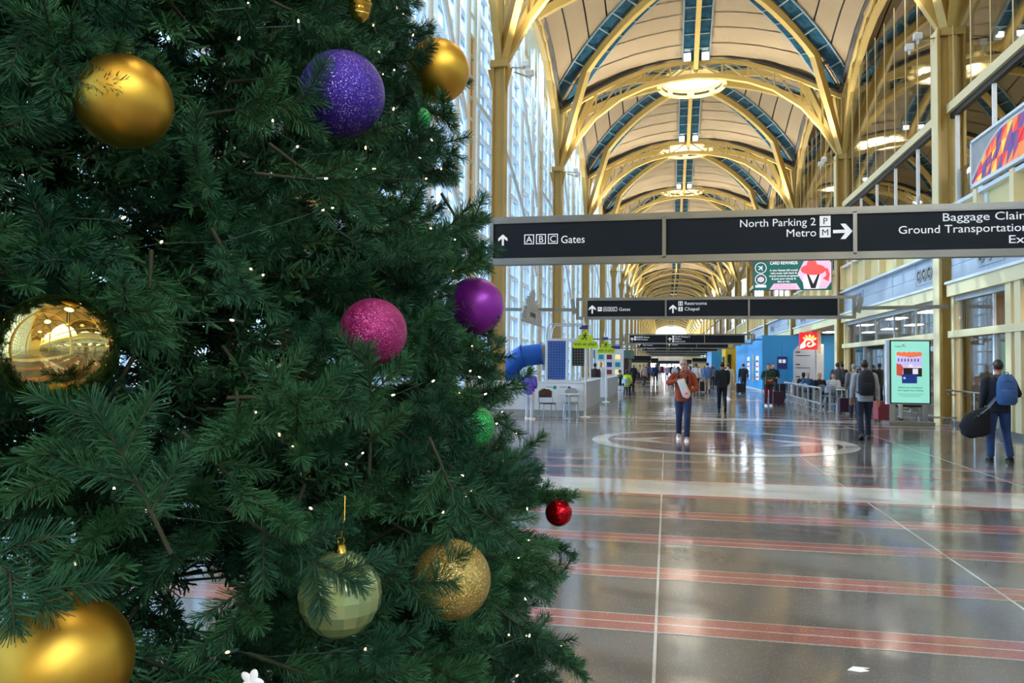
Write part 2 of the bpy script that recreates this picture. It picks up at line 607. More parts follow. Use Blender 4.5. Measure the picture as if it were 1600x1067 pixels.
def strip_axis():
    mb = MB()
    for sgn in (-1, 1):
        p = [Vector((1.9 + (H - 1.9) * i / 6, sgn * .36, zc(1.9 + (H - 1.9) * i / 6, 0) - .07)) for i in range(7)]
        mb.beam(p, .5, .05, 0)
        mb.beam([v + Vector((0, sgn * .28, -.02)) for v in p], .06, .1, 1)
        for v in p:
            mb.box(v + Vector((0, -sgn * .05, -.07)), (.05, .55, .05), 1)
    return mb
UP = [(-6.74, 14.3), (-5.9, 14.7), (-4.9, 15.2), (-3.7, 15.75), (-2.5, 16.15), (-1.25, 16.36), (0, 16.43)]
LO = [(-6.70, ZCAP), (-5.9, 12.85), (-5.0, 13.95), (-3.7, 14.88), (-2.5, 15.35), (-1.25, 15.62), (0, 15.72)]
def full(pts):
    return [Vector((x, 0, z)) for x, z in pts] + [Vector((-x, 0, z)) for x, z in pts[-2::-1]]
def chord(pts, wd, ht):
    return MB().beam(full(pts), wd, ht)
def web():
    mb = MB()
    u, l = full(UP), full(LO)
    for i in range(1, len(u) - 1):
        mb.beam([u[i], l[i] + Vector((.01, 0, 0))], .09, .09)
        j = i + 1 if i < 6 else i - 1
        if 1 <= j < len(u) - 1 and i != 6:
            mb.beam([l[i], u[j]], .07, .07)
    return mb
RIBD, STRD = rib_diag().mesh('diagonal_rib', Mt['yellow']), strip_diag().mesh('skylight_strip', [Mt['teal'], Mt['tealbar']])
RIBA, STRA = rib_axis().mesh('crown_rib', Mt['yellow']), strip_axis().mesh('crown_skylight', [Mt['teal'], Mt['tealbar']])
UPC, LOC, WEB = chord(UP, .16, .18).mesh('upper_chord', Mt['yellow']), chord(LO, .24, .22).mesh('lower_chord', Mt['yellow']), web().mesh('web_strut', Mt['yellow'])
dk = MB().beam([Vector((v.x, 0, v.z + .22)) for v in full(UP)], .5, .16)
GUT = dk.mesh('valley_gutter', Mt['dark'])
def ceiling_bay(cx, cy, detail, wallarch=True):
    c = struct(empty('ceiling', (cx, cy, 0)))
    c.scale = (HX / H, 1, 1)
    link('roof_deck', ROOF, c)
    if detail:
        for me in panel_meshes:
            link('vault_panel', me, c)
    else:
        stuff(link('vault_panels', shell_mesh, c))
    for i in range(4):
        link('diagonal_rib', RIBD, c, rz=i * pi / 2)
        link('skylight_strip', STRD, c, rz=i * pi / 2)
        link('crown_rib', RIBA, c, rz=i * pi / 2)
        link('crown_skylight', STRA, c, rz=i * pi / 2)
    for me in (UPC, LOC, WEB, GUT):
        link(me.name, me, c, (0, -H, 0))
        link(me.name, me, c, (-H, 0, 0), pi / 2)
    return c
for k in range(-5, FARK):
    ceiling_bay(XM, Y0 + (k + .5) * B, 0 <= k <= 3)
for k in range(-2, 8):
    ceiling_bay(XM + 2 * HX, Y0 + (k + .5) * B, 0 <= k <= 1)

# --- round lamps at the crown of every vault
def lamp_parts():
    rim = MB().lathe([(1.72, 17.98), (1.72, 17.62), (1.92, 17.60), (1.98, 17.66), (1.92, 17.74), (1.78, 17.76), (1.78, 18.1), (1.72, 18.1)], 40, close=False)
    disc = MB().lathe([(0.01, 18.06), (1.70, 18.06)], 40)
    slot = MB()
    a0, a1 = .12, pi / 4 - .12
    bs = [a0 + (a1 - a0) * j / 4 for j in range(5)]
    slot.prism(ringpoly(1.70, 1.715, a0, a1, 4), (0, 0, 17.74), X_, Y_, .14)
    return rim.mesh('rim', Mt['lamprim']), disc.mesh('diffuser', Mt['lamp']), slot.mesh('slots', Mt['dark'])
Mt['lamprim'] = pm('lamp_rim', S(250, 232, 170), .5, em=S(255, 225, 140), es=.2)
RIM, DISC, SLOT = lamp_parts()
ld = bpy.data.lights.new('ring_lamp', 'AREA')
ld.shape = 'DISK'; ld.size = 3.0; ld.energy = RING_W; ld.color = (1, .95, .87)
labels_main = {1: 'round glowing ceiling lamp at the first vault crown in full view', 2: 'second round ceiling lamp along the hall, below the first one', 3: 'third round ceiling lamp along the hall, just above the long sign'}
for k in range(4, 9):
    labels_main[k] = '%s round ceiling lamp along the hall, very small in the far vaults' % ['', '', '', '', 'fourth', 'fifth', 'sixth', 'seventh', 'eighth'][k]
labels_side = {3: 'third round lamp over the upper floor, left of the second right column', 4: 'fourth and smallest round lamp over the upper floor', 1: 'round ceiling lamp over the upper floor, cut by the right yellow column', 2: 'smaller round ceiling lamp over the upper floor, left of the right column'}
def lampring(cx, cy, label, group=None):
    t = thing('ceiling_lamp', label, 'lamp', (cx, cy, 0), 0, group)
    link('rim', RIM, t); link('diffuser', DISC, t); [link('slot', SLOT, t, rz=i * pi / 4) for i in range(8)]
    lo = bpy.data.objects.new('ring_lamp', ld); COL.objects.link(lo); lo.parent = t; lo.location = (0, 0, 17.55)
for k in range(-4, 12):
    lampring(XM, Y0 + (k + .5) * B, labels_main.get(k, 'round ceiling lamp at a vault crown outside the clear view'), None if k in labels_main else 'other ceiling lamps of the main vault')
for k in range(0, 5):
    lampring(XM + 2 * HX, Y0 + (k + .5) * B, labels_side.get(k, 'round ceiling lamp over the upper floor behind columns and glass'), None if k in labels_side else 'other ceiling lamps over the upper floor')

# --- columns
def column_meshes():
    sh = MB()
    for s in (-1, 1):
        sh.box((s * .19, 0, ZCAP / 2), (.05, .44, ZCAP))
    sh.box((0, 0, ZCAP / 2), (.36, .2, ZCAP))
    sh.box((0, 0, (ZCAP + 14.6) / 2), (.2, .2, 14.6 - ZCAP))
    cap = MB().box((0, 0, ZCAP - .1), (.56, .56, .22))
    for sx_, sy_ in ((1, 0), (-1, 0)):
        cap.prism([(0, 0), (.22, 0), (0, -.9)], (sx_ * .2, -.02, ZCAP - .2), (sx_, 0, 0), Z_, .04)
    br = []
    for sy_ in (-1, 1):
        b = MB().beam([(0, sy_ * .12, ZCAP), (0, sy_ * .75, 13.1), (0, sy_ * 1.9, 15.0)], [.1, .14, .12], [.22, .55, .4])
        br.append(b.mesh('gusset_plate', Mt['yellow']))
    base = MB().box((0, 0, .06), (.6, .6, .12))
    return sh.mesh('shaft', Mt['yellow']), cap.mesh('capital', Mt['yellow']), br, base.mesh('base_plate', Mt['steel'])
SHAFT, CAP, BRK, BASE = column_meshes()
wide = MB()
for s_ in (-1, 1):
    wide.box((s_ * .34, 0, ZCAP / 2), (.07, .5, ZCAP))
wide.box((0, 0, ZCAP / 2), (.62, .2, ZCAP)).box((.06, 0, ZCAP / 2), (.24, .42, ZCAP)).box((0, 0, (ZCAP + 14.6) / 2), (.2, .2, 14.6 - ZCAP))
WIDE = wide.mesh('shaft', Mt['yellow'])
EDGE = MB().box((-.385, 0, ZCAP / 2), (.02, .52, ZCAP)).mesh('edge_strip', Mt['cream'])
FIX = MB().box((0, 0, 0), (.22, .16, .18)).box((0, 0, -.14), (.06, .06, .14)).mesh('housing', Mt['white'])
LENS = MB().box((0, -.005, .092), (.18, .13, .006)).mesh('lens', Mt['lampwhite'])
su = bpy.data.lights.new('up_light', 'SPOT')
su.energy = UPLIGHT_W; su.spot_size = math.radians(112); su.spot_blend = .6; su.shadow_soft_size = .25; su.color = (1, .95, .86)
def column(x, y, label, group, light):
    short = label if group is None else None
    t = thing('steel_column', label, 'column', (x, y, 0), 0, group)
    link('shaft', SHAFT if x < 0 else WIDE, t); link('capital', CAP, t)
    if x > 0: link('edge_strip', EDGE, t); link('base_plate', BASE, t)
    for b in BRK: link('gusset_plate', b, t)
    if light:
        for sy_ in (-1, 1):
            sx_ = 1 if x < 0 else -1
            f = thing('floodlight', ('%s white floodlight near the top of the %s yellow column in the %s row' % ('nearer' if sy_ < 0 else 'farther', NTH[int(round((y - Y0) / B))], 'left' if x < 0 else 'right')) if short else 'small white floodlight on a far column head, aimed at the vault', 'lamp', (x + sx_ * .95, y + sy_ * .4, 11.25), 0, None if short else 'uplights on the far column heads')
            link('housing', FIX, f); link('lens', LENS, f)
            MB().beam([(0, 0, -.15), (-sx_ * .52, -sy_ * .2, .0)], .04, .04).build('bracket', Mt['yellow'], f)
            lo = bpy.data.objects.new('up_light', su); COL.objects.link(lo)
            lo.parent = f; lo.location = (0, 0, .2)
            d = Vector((sx_ * 3.4, sy_ * 3.4, 6))
            lo.rotation_euler = d.to_track_quat('-Z', 'Y').to_euler()
NTH = ['first', 'second', 'third', 'fourth', 'fifth', 'sixth', 'seventh', 'eighth', 'ninth', 'tenth', 'eleventh', 'twelfth']
ll = {0: 'left row yellow column nearest the tree, beside the gold ornament', 1: 'second yellow column from the tree in the left row', 2: 'third yellow column from the tree in the left row'}
for k in range(3, 9):
    ll[k] = '%s yellow column of the left row, counted away from the tree' % NTH[k]
lr = {0: 'tall yellow column right of the green advert screen', 1: 'yellow column right of the red chicken logo sign', 2: 'yellow column behind the blue hoarding, third in the right row'}
for k in range(3, 9):
    lr[k] = '%s yellow column of the right row, counted from the advert screen' % NTH[k]
for k in range(-4, FARK):
    column(XL, Y0 + k * B, ll.get(k, 'yellow column of the left row, far away or out of the clear view'), None if k in ll else 'other columns of the left row', -4 <= k <= 7)
    column(XR, Y0 + k * B, lr.get(k, 'yellow column of the right row, far away or out of the clear view'), None if k in lr else 'other columns of the right row', -4 <= k <= 7)

for k in (1, 2, 3):
    for sx_ in (-1, 1):
        f = thing('floodlight', 'small white box floodlight, %s of the pair at the %s cross arch crown' % ('left' if sx_ < 0 else 'right', ['', 'first', 'second', 'third'][k]), 'lamp', (XM + sx_ * .42, Y0 + k * B - .46, 16.5))
        MB().box((0, 0, .0), (.34, .3, .3)).build('housing', Mt['white'], f)
        MB().box((0, -.155, 0), (.28, .01, .24)).build('lens', Mt['lampwhite'], f)
        MB().box((0, .24, -.07), (.06, .2, .06)).build('bracket', Mt['yellow'], f)

# --- glazed wall on the left
MUL = MB().tube([(0, 0, 0), (0, 0, 17.0)], .1, 10).mesh('mullion', Mt['white'], True)
OMUL = MB().box((0, 0, 8.5), (.22, .10, 17.0)).mesh('window_post', Mt['white'])
TRAN = MB().box((0, B / 2, 0), (.26, B, .12)).mesh('transom', Mt['white'])
NP = 10
ZR = [i * .95 for i in range(18)]
PANE = MB().box((0, 0, 0), (.02, B / NP - .1, 1.9 - .12)).mesh('pane', Mt['pane'])
BIGP = MB().box((0, B / 2, 8.5), (.02, B, 17.0)).mesh('pane', Mt['pane'])
RUNG = MB().tube([(0, 0, 0), (0, .75, 0)], .06, 8).mesh('rung', Mt['white'], True)
PIL = MB().box((0, 0, .0), (.03, .62, .6)).mesh('yellow_panel', Mt['ochre'])
def left_bay(k):
    y = Y0 + k * B
    wroot = struct(empty('window_%d' % (k + 6), (0, y, 0)))
    near = 0 <= k <= 2
    for j in range(5):
        link('mullion', MUL, wroot, (XW + .25, (j + .42) * B / 5, 0))
    for j in range(NP):
        link('window_post', OMUL, wroot, (XW - .55, j * B / NP, 0))
    for z in ZR[1:]:
        link('transom', TRAN, wroot, (XW - .55, 0, z))
    if near:
        for j in range(NP):
            for i in range(9):
                link('pane', PANE, wroot, (XW - .58, (j + .5) * B / NP, i * 1.9 + .95))
    else:
        link('pane', BIGP, wroot, (XW - .58, 0, 0))
    # ladder truss beside the column, with yellow panels between its rungs
    for dy in (-.95, -.2):
        link('mullion', MUL, wroot, (XW + .45, dy + .0, 0))
    for i in range(1, 20):
        link('rung', RUNG, wroot, (XW + .45, -.95, i * .68))
    for i in range(1, 18):
        link('yellow_panel', PIL, wroot, (XW + .42, -.57, i * .68 + .34))
    # curved brace and raking struts
    P = [(XW + .4, B * t, 10.4 - 5.2 * (max(t - .2, 0) / .8) ** 1.7) for t in [i / 10 for i in range(11)]]
    MB().tube(P, .09, 8).build('curved_brace', Mt['white'], wroot, True)
    MB().tube([(XW + .4, B * .55, 15), (XW + .4, B - .6, 9.0)], .1, 8).build('raking_strut', Mt['white'], wroot, True)
for k in range(-5, 12):
    left_bay(k)
far = struct(empty('window_18', (0, Y0 + 12 * B, 0)))
link('pane', MB().box((XW - .58, 55, 8.5), (.02, 110, 17.0)).mesh('pane', Mt['pane']), far)
mb = MB()
for j in range(40):
    mb.box((XW - .4, j * 2.74, 8.5), (.3, .14, 17.0))
stuff(mb.build('mullions', Mt['white'], far))
struct(MB().box((XW - .3, 120, .1), (.5, 380, .2)).build('trim_1', Mt['white']))
struct(MB().box((XW - .5, 120, 17.2), (.5, 380, .4)).build('trim_2', Mt['cream']))
# apron and pier building outside the glass
struct(MB().box(((XL + XW) / 2 - .4, 120, 17.3), (XL - XW + 1.0, 380, .2)).build('ceiling', Mt['cream']))
struct(MB().box((-90, 120, -.35), (165, 500, .3)).build('floor', Mt['concrete']))

# --- right-hand side, bay by bay
def right_bay(k, kind):
    y = Y0 + k * B
    r = struct(empty('wall_right', (XR, y, 0)))
    def bx(name, y0, y1, z0, z1, mat, x=0.0, t=.12):
        return MB().box((x, (y0 + y1) / 2, (z0 + z1) / 2), (t, y1 - y0, z1 - z0)).build(name, Mt[mat], r)
    a, b = .3, B - .3
    bx('beam', a, b, 3.65, 4.0, 'cream', -.06, .3)
    bx('white_ledge', a, b, 4.0, 4.07, 'white', -.1, .34)
    n = 5
    for i in range(n):
        for j in range(2):
            bx('fascia_panel', a + (b - a) * i / n + .01, a + (b - a) * (i + 1) / n - .01, 4.08 + .46 * j, 4.08 + .46 * (j + 1) - .012, 'fascia', -.02)
    bx('white_ledge', a, b, 5.0, 5.08, 'white', -.1, .34)
    bx('upper_wall', a, b, 5.08, 6.15, 'creamwall', .05)
    for i in range(7):
        yy = a + (b - a) * i / 6
        MB().box((-.12, yy, 5.72), (.22, .24, 1.1)).build('bracket_post', Mt['cream'], r)
    bx('white_ledge', a, b, 6.15, 6.25, 'white', -.05, .3)
    for i in range(4):
        bx('balustrade_pane', a + (b - a) * i / 4 + .03, a + (b - a) * (i + 1) / 4 - .03, 6.25, 7.25, 'balu', .05, .02)
    # upper screen: top rail, white posts, glass above with thin bars
    bx('top_rail', a - .1, b + .1, 9.0, 9.26, 'cream', -.02, .22)
    bx('rail_underside_shade', a - .1, b + .1, 8.84, 9.0, 'dark', .03, .14)  # dark strip standing in for the shade under the top rail
    for i in range(6):
        MB().box((.05, a + .2 + (b - a - .4) * i / 5, 7.3), (.09, .09, 3.1)).build('screen_post', Mt['white'], r)
    bx('screen_pane', a, b, 9.26, 14.6, 'screen', .05, .015)
    for i in range(11):
        MB().box((.02, a + (b - a) * i / 10, 12.0), (.022, .022, 5.5)).build('screen_bar', Mt['cream'], r)
    # vents, in threes
    for yy in ((b - 2.8, a + 1.6) if kind != 'door' else (b - 2.8, a + 6.0)):
        pl = bx('vent_plate', yy - .8, yy + .8, 4.25, 4.85, 'fascia', -.09, .04)
        for d in (-.5, 0, .5):
            M = Matrix.Rotation(-pi / 2, 3, 'Y')
            g = MB().lathe([(.22, -.0), (.22, .04), (.17, .04), (.16, .015), (.09, .015), (.08, .035), (.001, .035)], 20, (-.11, yy + d, 4.55), M=M).build('round_vent', Mt['grille'], r, True)
            MB().lathe([(.001, .018), (.165, .018)], 20, (-.111, yy + d, 4.55), M=M).build('vent_shade_disc', Mt['dark'], r)  # flat dark disc painted as the shade inside the vent
    if kind in ('store', 'door'):
        bx('plinth', a, b, 0, .12, 'steel', -.03, .26)
        bx('beam', a, b, 2.47, 2.66, 'cream', -.05, .28)
        bx('end_post', a, a + .22, .12, 3.65, 'cream', 0, .2)
        bx('end_post', b - .22, b, .12, 3.65, 'cream', 0, .2)
        lo_, hi_ = a + .3, b - .3
        bx('grille_rail', lo_, hi_, 3.5, 3.65, 'grille', -.03, .1)
        n = 5
        for i in range(n):
            y0, y1 = lo_ + (hi_ - lo_) * i / n, lo_ + (hi_ - lo_) * (i + 1) / n
            if kind == 'door' and i not in (4, 1): continue
            bx('clerestory_pane', y0 + .03, y1 - .03, 2.66, 3.5, 'shop', .02, .02)
            bx('clerestory_bar', y0 - .025, y0 + .025, 2.66, 3.5, 'mesh', -.02, .06)
            mbx = MB()
            for q in range(18):
                yy = y0 + .05 + (y1 - y0 - .1) * q / 17
                mbx.box((-.015, yy, 3.08), (.006, .006, .84))
            stuff(mbx.build('shutter_rods', Mt['grille'], r))
        n = 4 if kind == 'store' else 5
        for i in range(n):
            y0, y1 = lo_ + (hi_ - lo_) * i / n, lo_ + (hi_ - lo_) * (i + 1) / n
            if kind == 'door' and i == 2: continue
            bx('shop_pane', y0 + .04, y1 - .04, .12, 2.47, 'shop', .02, .02)
            bx('shop_post', y0 - .05, y0 + .05, .12, 2.47, 'white' if kind == 'door' else 'mesh', 0, .1)
        if kind == 'door':
            for yy in (B - 4.2, B - 4.7):
                bx('door_post', yy - .16, yy + .16, 0, 3.65, 'cream', -.04, .22)
        # interior: back wall, ceiling, partition
        MB().box((5.2, B / 2, 1.85), (.1, B, 3.7)).build('interior_wall', Mt['tan'], r)
        MB().box((2.6, B / 2, 3.72), (5.2, B, .06)).build('interior_ceiling', Mt['tanceil'], r)
        MB().box((2.6, .2, 1.85), (5.0, .1, 3.7)).build('partition', Mt['tan'], r)
        for i in range(3):
            for j in range(2):
                MB().box((1.4 + 2.2 * j, 2.2 + 4.2 * i, 3.67), (.5, 1.2, .04)).build('light_panel', Mt['lampsoft'], r)
    else:
        MB().box((5.2, B / 2, 1.85), (.1, B, 3.7)).build('interior_wall', Mt['tan'], r)
        MB().box((2.6, B / 2, 3.72), (5.2, B, .06)).build('interior_ceiling', Mt['tanceil'], r)
        for i in range(3):
            for j in range(2):
                if k == 1: MB().box((1.4 + 2.2 * j, 2.2 + 4.2 * i, 3.67), (.5, 1.2, .04)).build('light_panel', Mt['lampsoft'], r)  # unseen ceiling lights, added to brighten the hoarding front in the open bay
    # floor slab of the upper level
    MB().box((HX + .1, B / 2, 5.0), (2 * HX, B, .3)).build('upper_floor', Mt['tanceil'], r)
    return r
Mt['lampsoft'] = pm('shop_light', (1, .95, .85, 1), .5, em=(1, .93, .8, 1), es=9)
for k in range(-5, 12):
    right_bay(k, 'door' if k == -1 else ('open' if k in (1, 2, 3) else 'store'))
struct(MB().box((XR + .2, Y0 + 12 * B + 55, 4.5), (.3, 110, 9)).build('wall_right', Mt['creamwall']))
struct(MB().box((XB + .3, 90, 8), (.3, 320, 16)).build('wall_far', Mt['creamwall']))
struct(MB().box((7.3, -44.3, 8), (28.4, .4, 16.5)).build('wall_back', Mt['creamwall']))
struct(MB().box((7.3, Y0 + FARK * B + .3, 6), (28.4, .4, 12.0)).build('wall_front', Mt['tan']))
# ------------------------------------------------------------------ hanging signs
def fit(o, width):
    xs = [v.co.x for v in o.data.vertices]
    if xs:
        o.scale[0] = width / max(max(xs) - min(xs), 1e-3)
    return o
def put_text(s, x, z, cap, mat, parent, width=None, align='LEFT', y=0.0, bold=.0, name='lettering'):
    size = cap / .69
    o = text(s, size, (x, y, z), mat, parent, name, align, bold=bold)
    if width: fit(o, width)
    return o
def rect(x0, x1, z0, z1):
    return [(x0, z0), (x1, z0), (x1, z1), (x0, z1)]
def flat(parent, name, poly, y, mat, t=.004):
    """flat shape standing in the XZ plane, its face towards -Y"""
    return MB().prism(poly, (0, y, 0), X_, Z_, t).build(name, mat, parent)
def icon_outline(parent, x, z, s, ch):
    b = .012
    mb = MB()
    for q in (rect(x, x + s, z, z + b), rect(x, x + s, z + s - b, z + s), rect(x, x + b, z + b, z + s - b), rect(x + s - b, x + s, z + b, z + s - b)):
        mb.prism(q, (0, -.052, 0), X_, Z_, .004)
    mb.build('icon_box', Mt['signwhite'], parent)
    put_text(ch, x + s / 2, z + s * .18, s * .64, Mt['signwhite'], parent, align='CENTER', y=-.054)
def icon_solid(parent, x, z, s, ch):
    flat(parent, 'icon_box', rect(x, x + s, z, z + s), -.052, Mt['signwhite'])
    if ch:
        put_text(ch, x + s / 2, z + s * .2, s * .6, Mt['signblack'], parent, align='CENTER', y=-.058)
def arrow(parent, x, z, s, up):
    p = [(-.5, -.09), (.12, -.09), (-.12, -.42), (.14, -.42), (.5, 0), (.14, .42), (-.12, .42), (.12, .09), (-.5, .09)]
    if up: p = [(-b, a) for a, b in p]
    flat(parent, 'arrow', [(x + a * s, z + b * s) for a, b in p], -.052, Mt['signwhite'])
def hanging_sign(y, label, cells):
    t = thing('airport_sign', label, 'sign', (0, y, 0))
    for z in (3.665, 3.06):
        MB().box((1.3, 0, z), (8.1, .16, .075)).box((1.3, -.05, z - .045 if z > 3.4 else z + .045), (8.1, .05, .02)).build('frame_rail', Mt['steel'], t)
    for x in (-2.46, -.045, 2.395, 4.91):
        MB().box((x, -.03, 3.36), (.05, .1, .56)).build('frame_post', Mt['steel'], t)
    for x0, x1 in ((-2.435, -.07), (-.02, 2.37), (2.42, 4.885)):
        MB().box(((x0 + x1) / 2, -.0, 3.36), (x1 - x0, .1, .5)).build('sign_panel', Mt['sign'], t)
    for s, xe, xc in ((-1, -2.75, XL + .22), (1, 5.35, XR - .22)):
        MB().beam([(xe, 0, 3.02), (xe, 0, 3.70)], .1, .06).build('end_post', Mt['steel'], t)
        MB().prism([(-.07, -.16), (.05, -.2), (.12, .24), (.02, .3)], (xe + s * .1, -.06, 3.38), (s, 0, 0), Z_, .1 * s).build('knuckle', Mt['steel'], t)
        MB().beam([(xe, 0, 3.33), (xc, 0, 3.36)], .09, .1).build('arm', Mt['steel'], t)
    for c in cells:
        c(t)
    return t
W = Mt['signwhite']
def near_cells(t):
    arrow(t, -2.3, 3.38, .16, True)
    icon_outline(t, -1.99, 3.31, .14, 'A'); icon_outline(t, -1.82, 3.31, .14, 'B'); icon_outline(t, -1.65, 3.31, .14, 'C')
    put_text('Gates', -1.47, 3.315, .105, W, t, .33, y=-.052)
    put_text('North Parking 2', .945, 3.475, .1, W, t, .96, y=-.052)
    put_text('Metro', 1.54, 3.33, .1, W, t, .37, y=-.052)
    icon_solid(t, 1.965, 3.46, .135, 'P'); icon_solid(t, 1.965, 3.31, .135, 'M')
    arrow(t, 2.25, 3.385, .24, False)
    o = put_text('Baggage Claim', 3.44, 3.485, .1, W, t, 1.0, y=-.052)
    put_text('Ground Transportation', 2.92, 3.335, .1, W, t, 1.5, y=-.052)
    put_text('Exit', 4.2, 3.185, .1, W, t, .28, y=-.052)
def second_cells(t):
    arrow(t, -2.29, 3.34, .26, True)
    icon_solid(t, -2.12, 3.28, .13, '')
    mb = MB()
    mb.prism([(-.05, -.008), (.05, -.003), (.05, .006), (-.05, .008)], (-2.055, -.057, 3.345), X_, Z_, .003)
    mb.prism([(-.02, 0), (.02, 0), (-.015, .045), (-.025, .045)], (-2.055, -.057, 3.345), X_, Z_, .003)
    mb.build('plane_icon', Mt['signblack'], t)
    for i, ch in enumerate('ABC'): icon_outline(t, -1.95 + .15 * i, 3.28, .13, ch)
    put_text('Gates', -1.47, 3.29, .1, W, t, .34, y=-.052)
    arrow(t, .17, 3.34, .26, True)
    icon_solid(t, .33, 3.44, .13, '#'.replace('#', '')); icon_solid(t, .33, 3.27, .13, '')
    mb = MB()
    for dx in (-.03, .03):
        mb.prism(rect(dx - .014, dx + .014, -.045, .02), (.395, -.057, 3.505), X_, Z_, .003)
        mb.prism([(dx + .014 * math.cos(a * pi / 4), .036 + .014 * math.sin(a * pi / 4)) for a in range(8)], (.395, -.057, 3.505), X_, Z_, .003)
    mb.prism(rect(-.012, .012, -.045, .03), (.395, -.057, 3.335), X_, Z_, .003)
    mb.prism([(.014 * math.cos(a * pi / 4), .045 + .014 * math.sin(a * pi / 4)) for a in range(8)], (.395, -.057, 3.335), X_, Z_, .003)
    mb.build('pictogram', Mt['signblack'], t)
    put_text('Restrooms', .51, 3.46, .1, W, t, .65, y=-.052)
    put_text('Chapel', .51, 3.29, .1, W, t, .43, y=-.052)
def third_cells(t):
    arrow(t, -2.29, 3.34, .26, True)
    for i, ch in enumerate('ABC'): icon_outline(t, -2.0 + .15 * i, 3.42, .12, ch)
    icon_solid(t, -2.15, 3.42, .12, ''); icon_solid(t, -2.15, 3.27, .12, '')
    put_text('Gates', -1.53, 3.43, .1, W, t, .36, y=-.052)
    put_text('Information', -2.0, 3.28, .1, W, t, .72, y=-.052)
    arrow(t, .17, 3.34, .26, True)
    for z in (3.46, 3.31, 3.16): icon_solid(t, .33, z, .12, '')
    put_text('South Parking 2', .5, 3.47, .1, W, t, .95, y=-.052)
    put_text('Metro', .5, 3.32, .1, W, t, .4, y=-.052)
    put_text('Restrooms', .5, 3.17, .1, W, t, .66, y=-.052)
def far_cells(t):
    arrow(t, -2.29, 3.34, .26, True)
    put_text('Gates', -2.0, 3.42, .1, W, t, .7, y=-.052)
    put_text('Information', -2.0, 3.27, .1, W, t, .8, y=-.052)
    arrow(t, .17, 3.34, .26, True)
    put_text('Parking', .4, 3.45, .1, W, t, .8, y=-.052)
    put_text('Metro', .4, 3.3, .1, W, t, .45, y=-.052)
hanging_sign(10.74, 'large near hanging sign reading Gates, North Parking 2, Metro and Baggage Claim', [near_cells])
hanging_sign(24.0, 'second hanging sign with up arrows reading Gates, Restrooms and Chapel', [second_cells])
hanging_sign(51.8, 'third hanging sign, small, reading Information and South Parking 2', [third_cells])
for i, k in enumerate((3, 4, 5, 6, 7)):
    hanging_sign(Y0 + k * B, ['fourth hanging sign, tiny, just below the third dark sign', 'fifth hanging sign, thin dark strip under the fourth', 'sixth hanging sign in the far hall', 'seventh hanging sign in the far hall', 'eighth hanging sign in the far hall'][i], [far_cells] if i < 2 else [])

# ------------------------------------------------------------------ advert screens
def disc_poly(cx, cz, rx, rz_=None, n=20, a0=0, a1=2 * pi):
    rz_ = rz_ or rx
    return [(cx + rx * math.cos(a0 + (a1 - a0) * i / n), cz + rz_ * math.sin(a0 + (a1 - a0) * i / n)) for i in range(n + (0 if abs(a1 - a0 - 2 * pi) < 1e-6 else 1))]
def em(name, r, g, b, e=.24):
    c = S(r, g, b)
    return pm(name, c, .3, em=c, es=e)
t = thing('advert_screen', 'hanging teal advert screen headed Card Rewards with red hat picture', 'screen', (0, 38.15, 0))
MB().box((5.79, .12, 6.22), (3.5, .2, 1.98)).build('housing', Mt['dark'], t)
MB().box((7.73, .12, 6.0), (.4, .1, .12)).box((7.73, .12, 6.8), (.4, .1, .12)).build('wall_bracket', Mt['cream'], t)
AD = {k: em('ad_' + k, *v) for k, v in {'teal': (10, 98, 92), 'white': (245, 240, 245), 'pink': (240, 195, 225), 'hat': (240, 85, 85), 'rose': (225, 130, 170), 'black': (30, 22, 34), 'sky': (215, 190, 240)}.items()}
flat(t, 'screen_face', rect(4.05, 7.53, 5.24, 7.2), .015, AD['teal'], .008)
for z in (6.29, 5.74):
    mb = MB()
    mb.prism(disc_poly(4.36, z, .27), (0, .005, 0), X_, Z_, .003, 0)
    mb.prism(disc_poly(4.36, z, .235), (0, .001, 0), X_, Z_, .003, 1)
    if z > 6.0:
        pl = [(0, .15), (.03, .06), (.15, -.02), (.15, -.05), (.03, -.01), (.02, -.09), (.06, -.13), (0, -.11), (-.06, -.13), (-.02, -.09), (-.03, -.01), (-.15, -.05), (-.15, -.02), (-.03, .06)]
        c, s = math.cos(-.8), math.sin(-.8)
        mb.prism([(4.36 + x * c - y * s, z + x * s + y * c) for x, y in pl], (0, -.003, 0), X_, Z_, .003, 0)
    else:
        mb.prism(disc_poly(4.36, z, .13), (0, -.003, 0), X_, Z_, .003, 2)
        mb.prism(rect(4.22, 4.235, z - .1, z + .1), (0, -.003, 0), X_, Z_, .003, 0)
        mb.prism(rect(4.485, 4.5, z - .1, z + .1), (0, -.003, 0), X_, Z_, .003, 0)
    mb.build('round_icon', [AD['white'], AD['teal'], AD['pink']], t)
put_text('CARD REWARDS', 5.4, 6.45, .15, AD['white'], t, 1.25, 'CENTER', y=.002, bold=.006)
for i, (s, wd) in enumerate((('A new Senate bill would', 1.15), ('take away cash back &', 1.08), ('travel rewards programs', 1.2), ('& puts your money &', 1.0), ('data at risk.', .52))):
    put_text(s, 5.4, 6.13 - .134 * i, .085, AD['white'], t, wd * 1.1, 'CENTER', y=.002, bold=.003)
flat(t, 'button', [(4.75, 5.25), (6.15, 5.25), (5.98, 5.54), (4.95, 5.54)], .004, AD['pink'])
put_text('Learn more at', 5.45, 5.43, .06, AD['rose'], t, .5, 'CENTER', y=-.002)
put_text('Hands Off My Rewards', 5.45, 5.31, .06, AD['rose'], t, .9, 'CENTER', y=-.002)
flat(t, 'picture', [(6.02, 5.98), (6.44, 5.26), (7.3, 5.28), (7.52, 5.6), (7.52, 6.5), (7.3, 6.82), (6.42, 6.82)], .006, AD['pink'])
